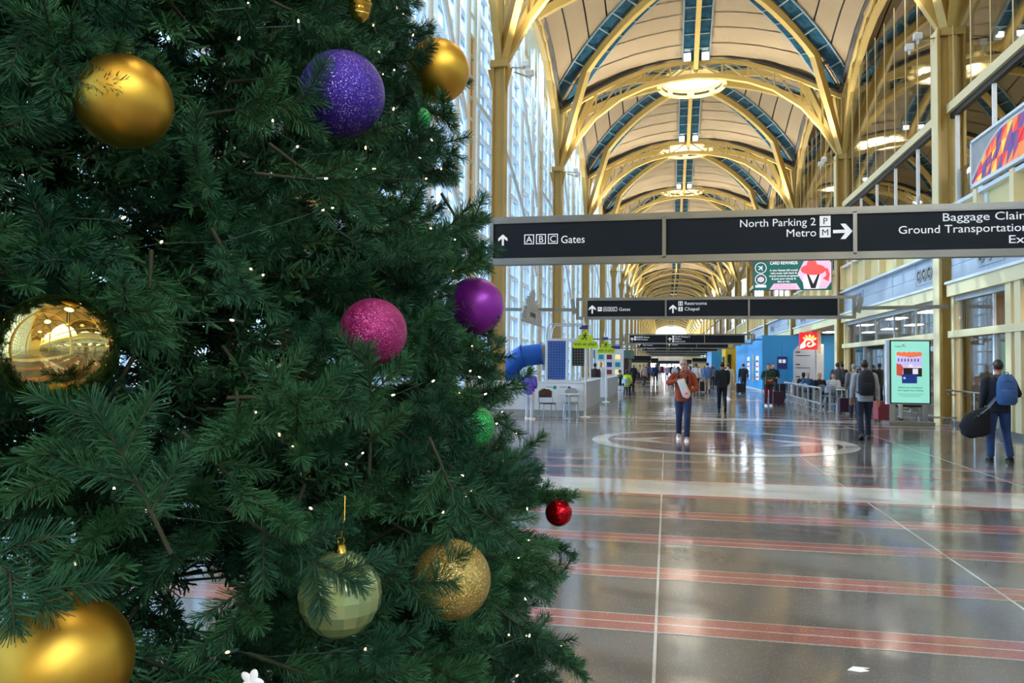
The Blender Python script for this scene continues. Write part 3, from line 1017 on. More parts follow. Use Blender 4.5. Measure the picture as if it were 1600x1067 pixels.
flat(t, 'picture_sky', [(6.1, 5.98), (6.35, 5.55), (6.9, 5.5), (6.9, 6.2), (6.25, 6.2)], .004, AD['sky'], .002)
flat(t, 'picture_body', [(6.3, 5.27), (6.25, 5.7), (6.38, 6.02), (7.0, 6.02), (7.08, 5.8), (6.95, 5.27)], .002, AD['white'], .003)
mb = MB()
mb.prism([(6.42, 6.0), (6.5, 6.0), (6.72, 5.5), (6.94, 6.0), (7.02, 6.0), (6.82, 5.3), (6.62, 5.3)], (0, -.001, 0), X_, Z_, .003)
mb.build('picture_straps', AD['black'], t)
flat(t, 'picture_hat', disc_poly(6.72, 6.18, .56, .26), -.004, AD['hat'])
flat(t, 'picture_hat_crown', disc_poly(6.66, 6.4, .23, .26), -.007, AD['hat'])
flat(t, 'picture_arm', [(7.15, 5.75), (7.4, 5.62), (7.45, 5.95), (7.36, 6.25), (7.25, 6.22), (7.3, 5.9)], -.001, AD['hat'])
MB().box((4.36, .005, 5.42), (.5, .006, .12)).build('logo_strip', AD['white'], t)

t = thing('advert_kiosk', 'free-standing green advert screen beside the right yellow column', 'screen', (6.68, 23.5, 0))
MB().box((-.02, .02, .05), (1.18, .7, .09)).build('foot_plate', Mt['steel'], t)
for x in (-.42, .42): MB().box((x, .06, .4), (.14, .1, .66)).build('post', Mt['chrome'], t)
MB().box((-.02, .06, 1.485), (1.14, .16, 1.83)).build('housing', Mt['white'], t)
MB().box((.02, -.03, 1.485), (1.06, .04, 1.79)).build('bezel', Mt['black'], t)
K = {k: em('kiosk_' + k, *v) for k, v in {'green': (150, 226, 205), 'orange': (238, 120, 72), 'lilac': (205, 190, 235), 'dark': (34, 24, 26), 'card': (18, 52, 130), 'ink': (20, 60, 70), 'pale': (235, 225, 235), 'rust': (205, 80, 60), 'white': (240, 245, 255), 'grey': (110, 170, 165)}.items()}
flat(t, 'screen_face', rect(-.475, .515, .62, 2.35), -.052, K['green'])
put_text('Capital', -.385, 2.185, .04, K['ink'], t, .18, y=-.058)
put_text('One', -.185, 2.187, .04, K['ink'], t, .09, y=-.058)
flat(t, 'logo_swoosh', [(-.22, 2.24), (-.14, 2.265), (-.1, 2.26), (-.16, 2.23)], -.058, K['rust'])
flat(t, 'picture', rect(-.34, .32, 1.36, 2.05), -.058, K['lilac'])
mb = MB()
mb.prism([(-.34, 1.96)] + [(-.34 + .66 * i / 10, 2.03 + .03 * (i % 2)) for i in range(11)] + [(.32, 1.94), (.0, 1.9)], (0, -.0615, 0), X_, Z_, .003, 0)
mb.prism([(-.34, 1.4), (-.34, 1.72), (-.22, 1.7), (-.16, 1.6), (-.2, 1.36)], (0, -.0615, 0), X_, Z_, .003, 3)
mb.prism(rect(-.16, .32, 1.36, 1.6), (0, -.0615, 0), X_, Z_, .003, 1)
mb.prism(rect(.08, .22, 1.43, 1.58), (0, -.0635, 0), X_, Z_, .003, 2)
for i in range(7):
    mb.prism(rect(-.3 + .085 * i, -.27 + .085 * i, 1.78, 1.86), (0, -.0615, 0), X_, Z_, .003, 4)
mb.prism([(-.05, 1.6), (.0, 1.72), (.07, 1.7), (.1, 1.62), (.3, 1.65), (.32, 1.6)], (0, -.0625, 0), X_, Z_, .003, 2)
mb.build('picture_interior', [K['orange'], K['dark'], K['pale'], K['rust'], K['card']], t)
flat(t, 'picture_card', rect(-.2, .19, 1.17, 1.42), -.066, K['card'])
flat(t, 'card_chip', rect(-.165, -.11, 1.29, 1.34), -.0705, K['pale'], .003)
put_text('Refuel and recharge at', .02, 1.03, .042, K['ink'], t, .62, 'CENTER', y=-.058)
put_text('the Capital One Landing', .02, .95, .042, K['ink'], t, .66, 'CENTER', y=-.058)
for i in range(3):
    flat(t, 'small_print', rect(-.33 + .05 * i, .37 - .05 * i, .865 - .035 * i, .876 - .035 * i), -.058, K['grey'])

# red restaurant sign with the bird logo
t = thing('restaurant_sign', 'square red sign with cream chicken logo hanging under the beam', 'sign', (7.93, 46.5, -.25))
t.scale = (1.15, 1.15, 1.15)
MB().box((0, .1, 2.9), (.84, .18, .86)).build('box', Mt['red'], t)
mb = MB()
for i, (a, l_) in enumerate(((2.45, .17), (2.0, .2), (1.5, .22), (1.0, .22), (.55, .2))):
    c, s = math.cos(a), math.sin(a)
    cx, cz = .03 + .30 * c, 2.86 + .27 * s
    mb.prism([(cx + l_ * .5 * math.cos(q) * c - l_ * .27 * math.sin(q) * s, cz + l_ * .5 * math.cos(q) * s + l_ * .27 * math.sin(q) * c) for q in [j * pi / 8 for j in range(16)]], (0, .002, 0), X_, Z_, .006)
mb.build('comb_feather', Mt['yellowlogo'], t)
mb = MB()
mb.prism([(x * .95 + .0, z + 2.77) for x, z in ringpoly(.17, .27, .35, 3.9, 22)], (0, .001, 0), X_, Z_, .006)
mb.prism([(-.2, 2.56), (-.33, 2.52), (-.42, 2.5), (-.38, 2.72), (-.24, 2.86)], (0, .001, 0), X_, Z_, .006)
mb.prism([(x + .04, z + 2.72) for x, z in ringpoly(.06, .13, 1.2, 5.6, 16)], (0, .001, 0), X_, Z_, .006)
mb.prism([(.2, 2.86), (.36, 2.74), (.24, 2.66), (.12, 2.6), (.16, 2.74)], (0, .001, 0), X_, Z_, .006)
mb.build('bird_script', Mt['creamlogo'], t)
MB().box((.55, .3, 2.85), (.14, .14, 1.15)).build('hanger_post', Mt['cream'], t)
MB().box((.05, .1, 3.36), (.3, .1, .12)).build('hanger', Mt['cream'], t)

# ------------------------------------------------------------------ blue hoarding, yellow kiosk, posters
t = thing('construction_hoarding', 'tall bright blue hoarding enclosing the closed shop on the right', 'hoarding', (5.95, 51.3, 0))
for i in range(5):
    MB().box((.6 + 1.2 * i, .05, 1.85), (1.19, .1, 3.5)).build('blue_panel', Mt['blue'], t)
for i in range(16):
    MB().box((.05, .1 + 1.2 * i + .6, 1.85), (.1, 1.19, 3.5)).build('blue_panel', Mt['blue'], t)
MB().box((3.0, -.0, .06), (6.0, .14, .1)).box((-.0, 9.7, .06), (.14, 19.4, .1)).build('kickboard', Mt['white'], t)
for (yy, wd, z0, z1) in ((2.6, 1.5, .7, 2.3), (5.2, 1.1, .5, 2.5), (8.4, 1.6, .7, 2.3)):
    p = thing('poster', ['white poster with printed rows on the blue hoarding, nearest the corner', 'grey door-shaped notice on the blue hoarding side', 'white poster farthest along the blue hoarding side'][int(yy // 3)], 'poster', (5.93, 51.3 + yy, 0))
    MB().box((-.0, 0, (z0 + z1) / 2), (.02, wd, z1 - z0)).build('sheet', Mt['signwhite' if yy != 5.2 else 'grille'], p)
    if yy != 5.2:
        for i in range(4): MB().box((-.014, 0, z0 + .2 + .35 * i), (.01, wd * .8, .12)).build('printed_row', Mt['dblue' if i % 2 else 'red'], p)
p = thing('poster', 'dark blue poster with pale squares on the blue hoarding front', 'poster', (7.15, 51.27, 0))
MB().box((0, 0, 1.85), (.6, .02, .8)).build('sheet', Mt['dblue'], p)
for x in (-.12, .12): MB().box((x, -.014, 1.95), (.18, .01, .22)).build('pale_square', Mt['signwhite'], p)
t = thing('yellow_kiosk', 'bright yellow booth wall standing beyond the blue hoarding', 'kiosk', (5.3, 74.0, 0))
MB().box((1.1, 2.5, 1.8), (2.15, 5.0, 3.6)).build('body', Mt['yhoard'], t)
MB().box((-.05, 2.2, 1.3), (.1, 1.6, 2.4)).build('recess', Mt['dark'], t)
MB().box((.35, -.05, 1.4), (.3, .1, 2.6)).build('slot', Mt['dark'], t)
t = thing('far_hoarding', 'pale blue hoarding far down the hall past the yellow booth', 'hoarding', (4.6, 84.0, 0))
MB().box((1.5, 5, 1.75), (3, 10, 3.5)).build('body', Mt['blue'], t); MB().box((-.02, 5, .1), (.06, 10, .2)).build('kickboard', Mt['white'], t)
t = thing('menu_stand', 'pale grey stepped board standing against the blue hoarding', 'board', (8.35, 49.8, 0))
MB().prism([(-.75, 0), (1.0, 0), (1.0, 3.0), (-.35, 3.0), (-.75, 2.6)], (0, 0, 0), X_, Z_, .12).build('board', Mt['fascia'], t)
MB().box((.75, -.17, 1.5), (.4, .08, 2.9)).build('post', Mt['mesh'], t)
for z in (2.3, 1.55, .8): MB().box((-.2, -.135, z), (.8, .02, .03)).box((-.5, -.135, z + .2), (.25, .02, .06)).build('shelf_line', Mt['dark'], t)
# colourful sign on the upper floor edge
t = thing('food_court_sign', 'angular multicoloured sign with red, orange and purple shards on the upper floor edge', 'sign', (7.9, 22.0, 0))
MB().box((0, -2.0, 6.95), (.1, 4.1, 1.2)).build('backing', Mt['grille'], t)
for z, h in ((6.36, .09), (7.53, .07)): MB().box((-.04, -2.0, z), (.12, 4.15, h)).build('white_edge', Mt['white'], t)
MB().box((-.04, .05, 6.95), (.12, .08, 1.2)).build('white_edge', Mt['white'], t)
shard = [em('shard_a', 205, 40, 50, .25), em('shard_b', 240, 190, 70, .25), em('shard_c', 235, 120, 50, .25), em('shard_d', 70, 60, 130, .25), em('shard_e', 120, 50, 110, .25)]
r2 = random.Random(3)
def arch(yy): return 6.42 + .95 * math.sin(min(1, max(0, (-yy + .1) / 2.2)) * pi / 2)
for i in range(13):
    y1, y0 = -.02 - .3 * i, -.02 - .3 * (i + 1)
    zt1, zt0 = arch(y1), arch(y0)
    n = 3
    for j in range(n):
        a1, b1 = 6.42 + (zt1 - 6.42) * j / n, 6.42 + (zt1 - 6.42) * (j + 1) / n
        a0, b0 = 6.42 + (zt0 - 6.42) * j / n, 6.42 + (zt0 - 6.42) * (j + 1) / n
        sk = .1 * (r2.random() - .5)
        for tri in ((0, 1, 2), (0, 2, 3)):
            P = [(-(y1 + sk), a1 + .0), (-(y0 + sk), a0), (-(y0 - sk), b0), (-(y1 - sk), b1)]
            MB().prism([P[q] for q in tri], (-.06 - .012 * r2.random(), 0, 0), (0, -1, 0), Z_, .015).build('shard', r2.choice(shard), t)
MB().tube([(-.07, -.3 * i, arch(-.3 * i) + .03) for i in range(14)], .03, 6).build('white_arch', Mt['white'], t)
MB().box((.25, -.25, 5.9), (.25, .25, 1.6)).build('bracket_post', Mt['white'], t)
t = thing('information_totem', 'dark blue tall panel seen behind the upper floor glass', 'panel', (9.6, 23.6, 5.2))
MB().box((0, 0, 1.4), (.12, 1.3, 2.8)).build('panel', Mt['teal'], t); MB().box((-.03, .7, 1.4), (.1, .1, 2.8)).build('edge', Mt['white'], t)

t = thing('door_plate', 'small brown sign with a white figure on the second right column', 'sign', (7.98, 37.86, 1.6))
MB().box((0, 0, .1), (.24, .04, .3)).box((0, 0, -.14), (.24, .04, .12)).build('plate', Mt['brown'], t)
mb = MB()
mb.prism(rect(-.03, .03, .02, .14), (0, -.02, 0), X_, Z_, .006); mb.prism(disc_poly(0, .18, .028, n=8), (0, -.02, 0), X_, Z_, .006)
mb.build('figure', Mt['signwhite'], t)
# ------------------------------------------------------------------ play area on the left
def counter(name, label, x0, x1, y0, y1, h):
    t = thing(name, label, 'counter', (x1, y0, 0))
    n = max(2, int((x1 - x0) / 1.7))
    for i in range(n):
        a, b = -(x1 - x0) * (i + 1) / n, -(x1 - x0) * i / n
        MB().box(((a + b) / 2, .06, (h + .2) / 2 - .02), (b - a - .008, .12, h - .24)).build('front_panel', Mt['white'], t)
    n = int((y1 - y0) / 1.15)
    for i in range(n):
        a, b = .13 + (y1 - y0 - .13) * i / n, .13 + (y1 - y0 - .13) * (i + 1) / n
        MB().box((-.06, (a + b) / 2, (h + .2) / 2 - .02), (.12, b - a - .012, h - .24)).build('side_panel', Mt['fascia'], t)
    MB().box((-(x1 - x0) / 2, .07, .1), (x1 - x0 - .04, .1, .19)).box((-.07, (y1 - y0) / 2 + .06, .1), (.1, y1 - y0 - .12, .19)).build('kick_plate', Mt['grille'], t)
    MB().box((-(x1 - x0) / 2, .06, h - .01), (x1 - x0 + .04, .16, .04)).box((-.06, (y1 - y0) / 2 + .07, h - .01), (.16, y1 - y0 - .14, .04)).build('top_cap', Mt['white'], t)
    return t
t = counter('play_counter', 'white counter wall around the play area with small teal logos', -6.2, -2.52, 23.75, 29.7, 1.08)
Mt['teallogo'] = pm('teal_logo', S(40, 160, 175), .5, var=(2, .05))
for x, s, m in ((-.45, .05, 'dblue'), (-.9, .06, 'teallogo'), (-1.55, .055, 'teallogo'), (-2.1, .04, 'grille')):
    flat(t, 'logo_mark', disc_poly(x, .9, s, s, 12), -.004, Mt[m])
    flat(t, 'logo_line', rect(x - .3, x - .08, .91, .925), -.004, Mt[m], .003)
t = counter('play_counter', 'second white counter farther down the hall behind the play area', -3.8, -2.55, 33.85, 41.2, 1.05)

t = thing('play_tower', 'white framed play tower with blue panel behind the white counter', 'play structure', (-3.45, 27.0, 0))
for x in (-.75, .0, .68):
    for y in (0, 1.3):
        MB().tube([(x, y, 0), (x, y, 2.55 if x != -.75 else 2.55)], .035, 8).build('post', Mt['white'], t, True)
for z in (1.02, 2.5):
    for y in (0, 1.3):
        MB().box((-.03, y, z), (1.46, .06, .07)).build('rail', Mt['white'], t)
MB().box((-.38, .02, 1.77), (.64, .03, 1.36)).build('blue_panel', Mt['slide'], t)
MB().box((0, .65, .98), (1.4, 1.3, .05)).build('deck', Mt['mesh'], t)
MB().box((.34, .9, 1.95), (.55, .04, .75)).build('dark_panel', Mt['dark'], t)
def grid(name, x0, x1, z0, z1, y, d, r=.002):
    mb = MB()
    nx_, nz_ = int((x1 - x0) / d), int((z1 - z0) / d)
    for i in range(nx_ + 1): mb.box((x0 + (x1 - x0) * i / nx_, y, (z0 + z1) / 2), (r * 2, r * 2, z1 - z0))
    for i in range(nz_ + 1): mb.box(((x0 + x1) / 2, y, z0 + (z1 - z0) * i / nz_), (x1 - x0, r * 2, r * 2))
    return mb
grid('net', -.72, .66, 1.05, 2.48, -.03, .095).build('safety_net', Mt['mesh'], t)
grid('net', -.72, .66, 2.55, 3.02, .0, .1).build('cage_net', Mt['mesh'], t)
MB().tube([(-.75, .0, 2.55), (-.72, 0, 2.9), (-.62, 0, 3.05), (.68, 0, 3.05), (.68, 0, 2.55)], .025, 8).build('cage_hoop', Mt['mesh'], t, True)
MB().tube([(-.75, 1.3, 2.55), (-.72, 1.3, 2.9), (-.62, 1.3, 3.05), (.68, 1.3, 3.05), (.68, 1.3, 2.55)], .025, 8).build('cage_hoop', Mt['mesh'], t, True)
MB().box((-.86, .3, 1.85), (.16, .1, .9)).build('slide_collar', Mt['mesh'], t)

t = thing('tube_slide', 'blue spiral tube slide curling down left of the play tower', 'slide', (-4.35, 27.35, 0))
P = []
for i in range(31):
    a = i / 30
    if a < .25:
        P.append(Vector((-.05 - .75 * a / .25, .0, 2.0 - .1 * a / .25)))
    else:
        b = (a - .25) / .75
        th = b * pi * 1.12
        P.append(Vector((-.8 - .62 * math.sin(th) * (1 if b < 1 else 1) - .0, .62 - .62 * math.cos(th), 1.9 - 1.45 * b)))
segs = [(0, 7), (7, 13), (13, 19), (19, 25), (25, 30)]
for a, b in segs:
    MB().tube(P[a:b + 1], .38, 20).build('tube_section', Mt['slide'], t, True)
for a in (0, 7, 13, 19, 25, 30):
    d = (P[min(a + 1, 30)] - P[max(a - 1, 0)]).normalized()
    MB().tube([P[a] - d * .02, P[a] + d * .02], .42, 20).build('flange', Mt['slide'], t, True)
MB().tube([(-1.1, .5, 0), (-1.1, .5, 1.2)], .05, 8).build('support_post', Mt['mesh'], t, True)

def cloud_poly(cx, cz, wd, ht):
    lob = [(-.32, .28, .17), (-.17, .55, .2), (.03, .74, .24), (.22, .52, .2), (.34, .26, .16)]
    pts = [(cx - .5 * wd, cz + .04 * ht), (cx - .5 * wd, cz + .2 * ht)]
    for x, z, r_ in lob:
        for a in (2.7, 2.2, 1.7, 1.2, .7):
            pts.append((cx + wd * (x + r_ * .62 * math.cos(a)), cz + ht * (z + r_ * 1.05 * math.sin(a))))
    pts += [(cx + .5 * wd, cz + .2 * ht), (cx + .5 * wd, cz + .04 * ht), (cx + .44 * wd, cz), (cx - .44 * wd, cz)]
    xs = []
    for p in pts: xs.append(p)
    return xs
def runner(parent, x, z, s, y):
    mb = MB()
    mb.prism(disc_poly(x + .12 * s, z + .88 * s, .1 * s, n=10), (0, y, 0), X_, Z_, .004)
    def limb(p, wd):
        for (a, b) in zip(p[:-1], p[1:]):
            a, b = Vector((a[0], a[1])), Vector((b[0], b[1]))
            n_ = Vector((-(b - a).y, (b - a).x)).normalized() * wd * s / 2
            e = (b - a).normalized() * wd * s * .3
            q = [a * 1 - e / s * 0 + n_ / s, a - n_ / s, b - n_ / s + e / s, b + n_ / s + e / s]
            mb.prism([(x + v.x * s, z + v.y * s) for v in q], (0, y, 0), X_, Z_, .004)
    limb([(.06, .74), (-.02, .42)], .2)
    limb([(-.02, .44), (.2, .3), (.14, .04)], .11)
    limb([(-.02, .44), (-.14, .2), (-.38, .14)], .11)
    limb([(.06, .7), (.26, .56), (.38, .62)], .08)
    limb([(.04, .7), (-.18, .66), (-.26, .5)], .08)
    return mb.build('running_figure', Mt['signblack'], parent)
def kids_sign(x, y, label):
    t = thing('kids_sign', label, 'sign', (x, y, 0))
    MB().tube([(0, .04, 0), (0, .04, 2.2)], .035, 8).build('post', Mt['white'], t, True)
    MB().lathe([(.001, 0), (.18, 0), (.18, .02), (.04, .05), (.001, .05)], 16, (0, .04, 0)).build('foot', Mt['white'], t)
    flat(t, 'cloud_board', cloud_poly(0, 2.12, .78, .56), 0, Mt['lime'], .03)
    runner(t, -.02, 2.37, .24, -.036)
    put_text('kids at play!', 0, 2.21, .085, Mt['signblack'], t, .66, 'CENTER', y=-.034)
    MB().box((-.05, 0, 2.74), (.26, .1, .06)).box((-.02, 0, 2.80), (.2, .09, .05)).build('toy_shoe', Mt['dblue'], t)
    MB().tube([(-.04, 0, 2.82), (-.07, 0, 2.95), (-.05, 0, 3.08)], [.05, .035, .012], 8).build('toy_tail', Mt['white'], t, True)
    return t
kids_sign(-2.46, 23.6, 'lime green kids at play cloud sign above the white counter corner')
kids_sign(-2.6, 33.6, 'smaller lime green kids at play cloud sign by the second counter')
t = thing('hanging_cloud', 'white cloud-shaped board with the word curiosity hanging by the window wall', 'sign', (-4.0, 22.7, 0))
t.rotation_euler = (0, 0, pi / 2)
MB().prism(cloud_poly(0, 2.82, 3.4, 1.05), (0, .0, 0), X_, Z_, .05).build('cloud_board', Mt['fascia'], t)
put_text('curiosity', 0, 3.02, .2, Mt['signblack'], t, .95, 'CENTER', y=-.055)
for x in (-1.25, 1.2):
    for i in range(3): flat(t, 'printed_line', rect(x - .2, x + .2 - .08 * i, 3.2 - .13 * i, 3.25 - .13 * i), -.052, Mt['grille'])
for x in (-.9, .9): MB().tube([(x, -.02, 3.4), (x, -.02, 11.4)], .008, 5).build('cable', Mt['mesh'], t)

def cafe_table(x, y, label, group=None):
    t = thing('cafe_table', label, 'table', (x, y, 0), 0, group)
    MB().lathe([(.001, .71), (.33, .71), (.34, .725), (.33, .74), (.001, .74)], 20).build('table_top', Mt['white'], t)
    MB().tube([(0, 0, .03), (0, 0, .71)], .035, 8).build('pedestal', Mt['chrome'], t, True)
    MB().lathe([(.001, 0), (.22, 0), (.22, .012), (.05, .04), (.001, .04)], 18).build('foot', Mt['chrome'], t)
    return t
def cafe_chair(x, y, rz, seatmat, label, group=None):
    t = thing('cafe_chair', label, 'chair', (x, y, 0), rz, group)
    MB().box((0, 0, .455), (.4, .4, .035)).build('seat', seatmat, t)
    mb = MB()
    pts = [(-.2 + .4 * i / 8, .2 + .05 * math.sin(pi * i / 8), 0) for i in range(9)]
    for i in range(8):
        a, b = Vector(pts[i]), Vector(pts[i + 1])
        h0, h1 = .62, .62
        z1a, z1b = .80 + .08 * math.sin(pi * i / 8), .80 + .08 * math.sin(pi * (i + 1) / 8)
        mb.add([a + Vector((0, 0, h0)), b + Vector((0, 0, h1)), b + Vector((0, 0, z1b)), a + Vector((0, 0, z1a)),
                a + Vector((0, .02, h0)), b + Vector((0, .02, h1)), b + Vector((0, .02, z1b)), a + Vector((0, .02, z1a))],
               [(0, 1, 2, 3), (7, 6, 5, 4), (3, 2, 6, 7), (1, 0, 4, 5)])
    mb.build('backrest', seatmat, t)
    MB().tube([(-.2, .2, .45), (-.21, .21, .8), (-.12, .24, .87), (0, .26, .89), (.12, .24, .87), (.21, .21, .8), (.2, .2, .45)], .014, 6).build('back_frame', Mt['chrome'], t, True)
    for sx_ in (-1, 1):
        for sy_ in (-1, 1):
            MB().tube([(sx_ * .18, sy_ * .18, .45), (sx_ * .21, sy_ * .21, 0)], .013, 6).build('leg', Mt['chrome'], t)
    MB().box((-.19, 0, .2), (.015, .38, .015)).box((.19, 0, .2), (.015, .38, .015)).build('stretcher', Mt['chrome'], t)
    return t
cafe_table(-2.88, 23.1, 'small round pedestal table in front of the white counter')
cafe_chair(-2.88, 23.5, 0.0, Mt['grille'], 'chrome chair with curved back behind the small round table')
cafe_chair(-3.5, 22.8, .5, Mt['brown'], 'brown-backed metal chair by the white counter, beside the tree edge')

# low fence, tables and chairs of the eating area on the right
def fence(name, a, b, h, label, n):
    a, b = Vector(a), Vector(b)
    t = thing(name, label, 'fence', a)
    d = b - a
    for i in range(n + 1):
        p = d * (i / n)
        MB().box((p.x, p.y, h / 2), (.06, .06, h)).box((p.x, p.y, .01), (.16, .16, .02)).build('post', Mt['mesh'], t)
    for z in (h - .03, .28):
        MB().beam([(0, 0, z), (d.x, d.y, z)], .04, .04).build('rail', Mt['mesh'], t)
    for i in range(n):
        p, q = d * ((i + .12) / n), d * ((i + .88) / n)
        MB().beam([(p.x, p.y, h * .62), (q.x, q.y, h * .62)], .012, h * .5).build('infill_panel', Mt['balu'], t)
    return t
fence('barrier_fence', (5.66, 39.7, 0), (5.44, 29.5, 0), .88, 'silver post fence along the eating area, running away from the viewer', 7)
fence('barrier_fence', (5.75, 29.5, 0), (7.75, 30.9, 0), .88, 'silver post fence end facing the viewer, behind the grey hoodie man', 3)
MG = pm('silver_seat', S(150, 152, 156), .3, .7, var=(3, .06))
spots = [(6.55, 32.2), (7.4, 33.4), (6.6, 35.2), (7.5, 36.6), (6.7, 38.4)]
ORD = ['nearest', 'second nearest', 'third nearest', 'fourth nearest', 'farthest']
for i, (x, y) in enumerate(spots):
    cafe_table(x, y, 'round pale table inside the fenced eating area, %s from the viewer' % ORD[i], 'tables in the eating area')
    for j in range(3):
        a = j * 2.1 + i * .7
        side = ['right of', 'behind', 'left of', 'in front of'][int(round(a / (pi / 2))) % 4]
        cafe_chair(x + .62 * math.cos(a), y + .62 * math.sin(a), a - pi / 2, MG, 'silver chair %s the pale table that is %s in the fenced area' % (side, ORD[i]), 'chairs in the eating area')
# bench and handrails by the shop front
t = thing('waiting_bench', 'black seat row behind the green advert screen', 'bench', (6.9, 26.0, 0))
for i in range(3):
    MB().box((-.6 + .6 * i, 0, .42), (.55, .5, .06)).build('seat', Mt['black'], t)
    MB().box((-.6 + .6 * i, .28, .72), (.55, .06, .5)).build('backrest', Mt['black'], t)
MB().box((0, .05, .36), (1.9, .08, .06)).build('rail', Mt['chrome'], t)
for x in (-.8, .8): MB().box((x, .05, .18), (.06, .5, .05)).box((x, .05, .26), (.05, .05, .2)).box((x, -.18, .09), (.05, .05, .18)).box((x, .28, .09), (.05, .05, .18)).build('leg', Mt['chrome'], t)
t = thing('hand_rail', 'chrome hand rail across the glass by the right shop door', 'rail', (7.75, 24.2, 0))
MB().tube([(.2, -.3, .98), (0, -.35, .98), (0, -4.6, .98), (.2, -4.7, .98)], .025, 8).build('tube', Mt['chrome'], t, True)
MB().tube([(0, -.35, .98), (.05, -.35, .86), (.25, -.35, .84)], .02, 8).build('bracket', Mt['chrome'], t, True)
for y in (-2.4, -4.5): MB().tube([(0, y, .98), (0, y, .0)], .02, 8).build('post', Mt['chrome'], t, True)
t = thing('low_rail', 'low chrome bumper rail at the foot of the right column', 'rail', (7.4, 23.6, 0))
MB().tube([(-.3, .6, .22), (-.3, 0, .22), (.5, -.1, .22)], .03, 8).build('tube', Mt['chrome'], t, True)
for p in ((-.3, .5), (-.3, .05), (.45, -.1)): MB().tube([(p[0], p[1], 0), (p[0], p[1], .22)], .02, 8).build('post', Mt['chrome'], t)
t = tag(MB().prism([(-.06, -.02), (.0, -.035), (.05, -.01), (.02, .015), (.06, .03), (-.02, .035)], (1.0, 4.42, .0045), X_, Y_, .003).build('paper_scrap', Mt['signwhite']), 'small torn white paper scrap lying on the floor between red stripes', 'paper')

def suitcase(x, y, rz, mat, label, h=.62):
    t = thing('suitcase', label, 'suitcase', (x, y, 0), rz)
    mb = MB()
    prof = [(-.2, .07), (-.22, .1), (-.22, h - .03), (-.2, h), (.2, h), (.22, h - .03), (.22, .1), (.2, .07)]
    mb.prism(prof, (0, .12, 0), X_, Z_, .24)
    mb.build('shell', mat, t)
    for z in [.16 + i * .1 for i in range(int((h - .2) / .1))]:
        MB().box((0, -.125, z), (.36, .012, .02)).build('ridge', mat, t)
    MB().tube([(-.1, .08, h), (-.1, .08, h + .38), (.1, .08, h + .38), (.1, .08, h)], .011, 6).build('pull_handle', Mt['chrome'], t)
    for sx_ in (-.17, .17):
        for sy_ in (-.08, .08):
            MB().tube([(sx_ - .015, sy_, .035), (sx_ + .015, sy_, .035)], .035, 10).box((sx_, sy_, .06), (.02, .03, .03)).build('wheel', Mt['black'], t)
    return t
CR = pm('burgundy_shell', S(140, 48, 58), .35, var=(3, .06)); CM = pm('maroon_shell', S(72, 34, 62), .4, var=(3, .06)); CK = pm('black_shell', S(28, 28, 34), .5, var=(3, .06))
suitcase(6.2, 24.35, .35, CR, 'burgundy suitcase standing left of the green advert screen')
suitcase(6.0, 28.2, .1, CM, 'dark purple suitcase behind the grey hoodie man', .55)
suitcase(4.45, 33.15, .2, CM, 'maroon suitcase beside the woman in the green jacket', .6)
suitcase(5.25, 38.3, .2, CK, 'black suitcase beside the man on the phone', .8)
suitcase(4.2, 46.9, .2, CK, 'black roller suitcase pulled behind the dark suit man', .6)
suitcase(2.2, 48.9, .1, CK, 'black roller suitcase beside the blue shirt man', .65)
# ------------------------------------------------------------------ people
TMP = bpy.data.scenes.new('workbench')
def fuse(mb, name, mat, voxel, smooth=4):
    """joins the overlapping lofts of a figure into one continuous skin"""
    me = mb.mesh('tmp', mat)
    ob = bpy.data.objects.new('tmp', me)
    TMP.collection.objects.link(ob)
    m = ob.modifiers.new('r', 'REMESH'); m.mode = 'VOXEL'; m.voxel_size = voxel; m.use_smooth_shade = True
    s = ob.modifiers.new('s', 'SMOOTH'); s.iterations = smooth; s.factor = .5
    vl = TMP.view_layers[0]
    vl.update()
    out = bpy.data.meshes.new_from_object(ob.evaluated_get(vl.depsgraph))
    bpy.data.objects.remove(ob)
    out.name = name
    out.materials.clear(); out.materials.append(mat)
    out.polygons.foreach_set('use_smooth', [True] * len(out.polygons))
    return out
def limb(mb, pts, rad, n=10):
    """tube with softly rounded joints"""
    P = [Vector(p) for p in pts]
    pp, rr = [P[0]], [rad[0]]
    for i in range(1, len(P) - 1):
        a, b, c = P[i - 1], P[i], P[i + 1]
        for t in (.22, .08):
            pp.append(b.lerp(a, t)); rr.append(rad[i] + (rad[i - 1] - rad[i]) * t)
        for t in (.08, .22):
            pp.append(b.lerp(c, t)); rr.append(rad[i] + (rad[i + 1] - rad[i]) * t)
    pp.append(P[-1]); rr.append(rad[-1])
    mb.tube(pp, rr, n)
def V(*a): return Vector(a)
def base_pose():
    return dict(shL=V(.185, .0, 1.43), elL=V(.235, .04, 1.14), wrL=V(.235, -.06, .90), shR=V(-.185, .0, 1.43), elR=V(-.235, .04, 1.14), wrR=V(-.235, -.06, .90),
                hiL=V(.09, 0, .92), knL=V(.095, -.02, .50), anL=V(.10, .02, .085), hiR=V(-.09, 0, .92), knR=V(-.095, -.02, .50), anR=V(-.10, .02, .085), ptL=0, ptR=0, pel=0.0, lean=0)
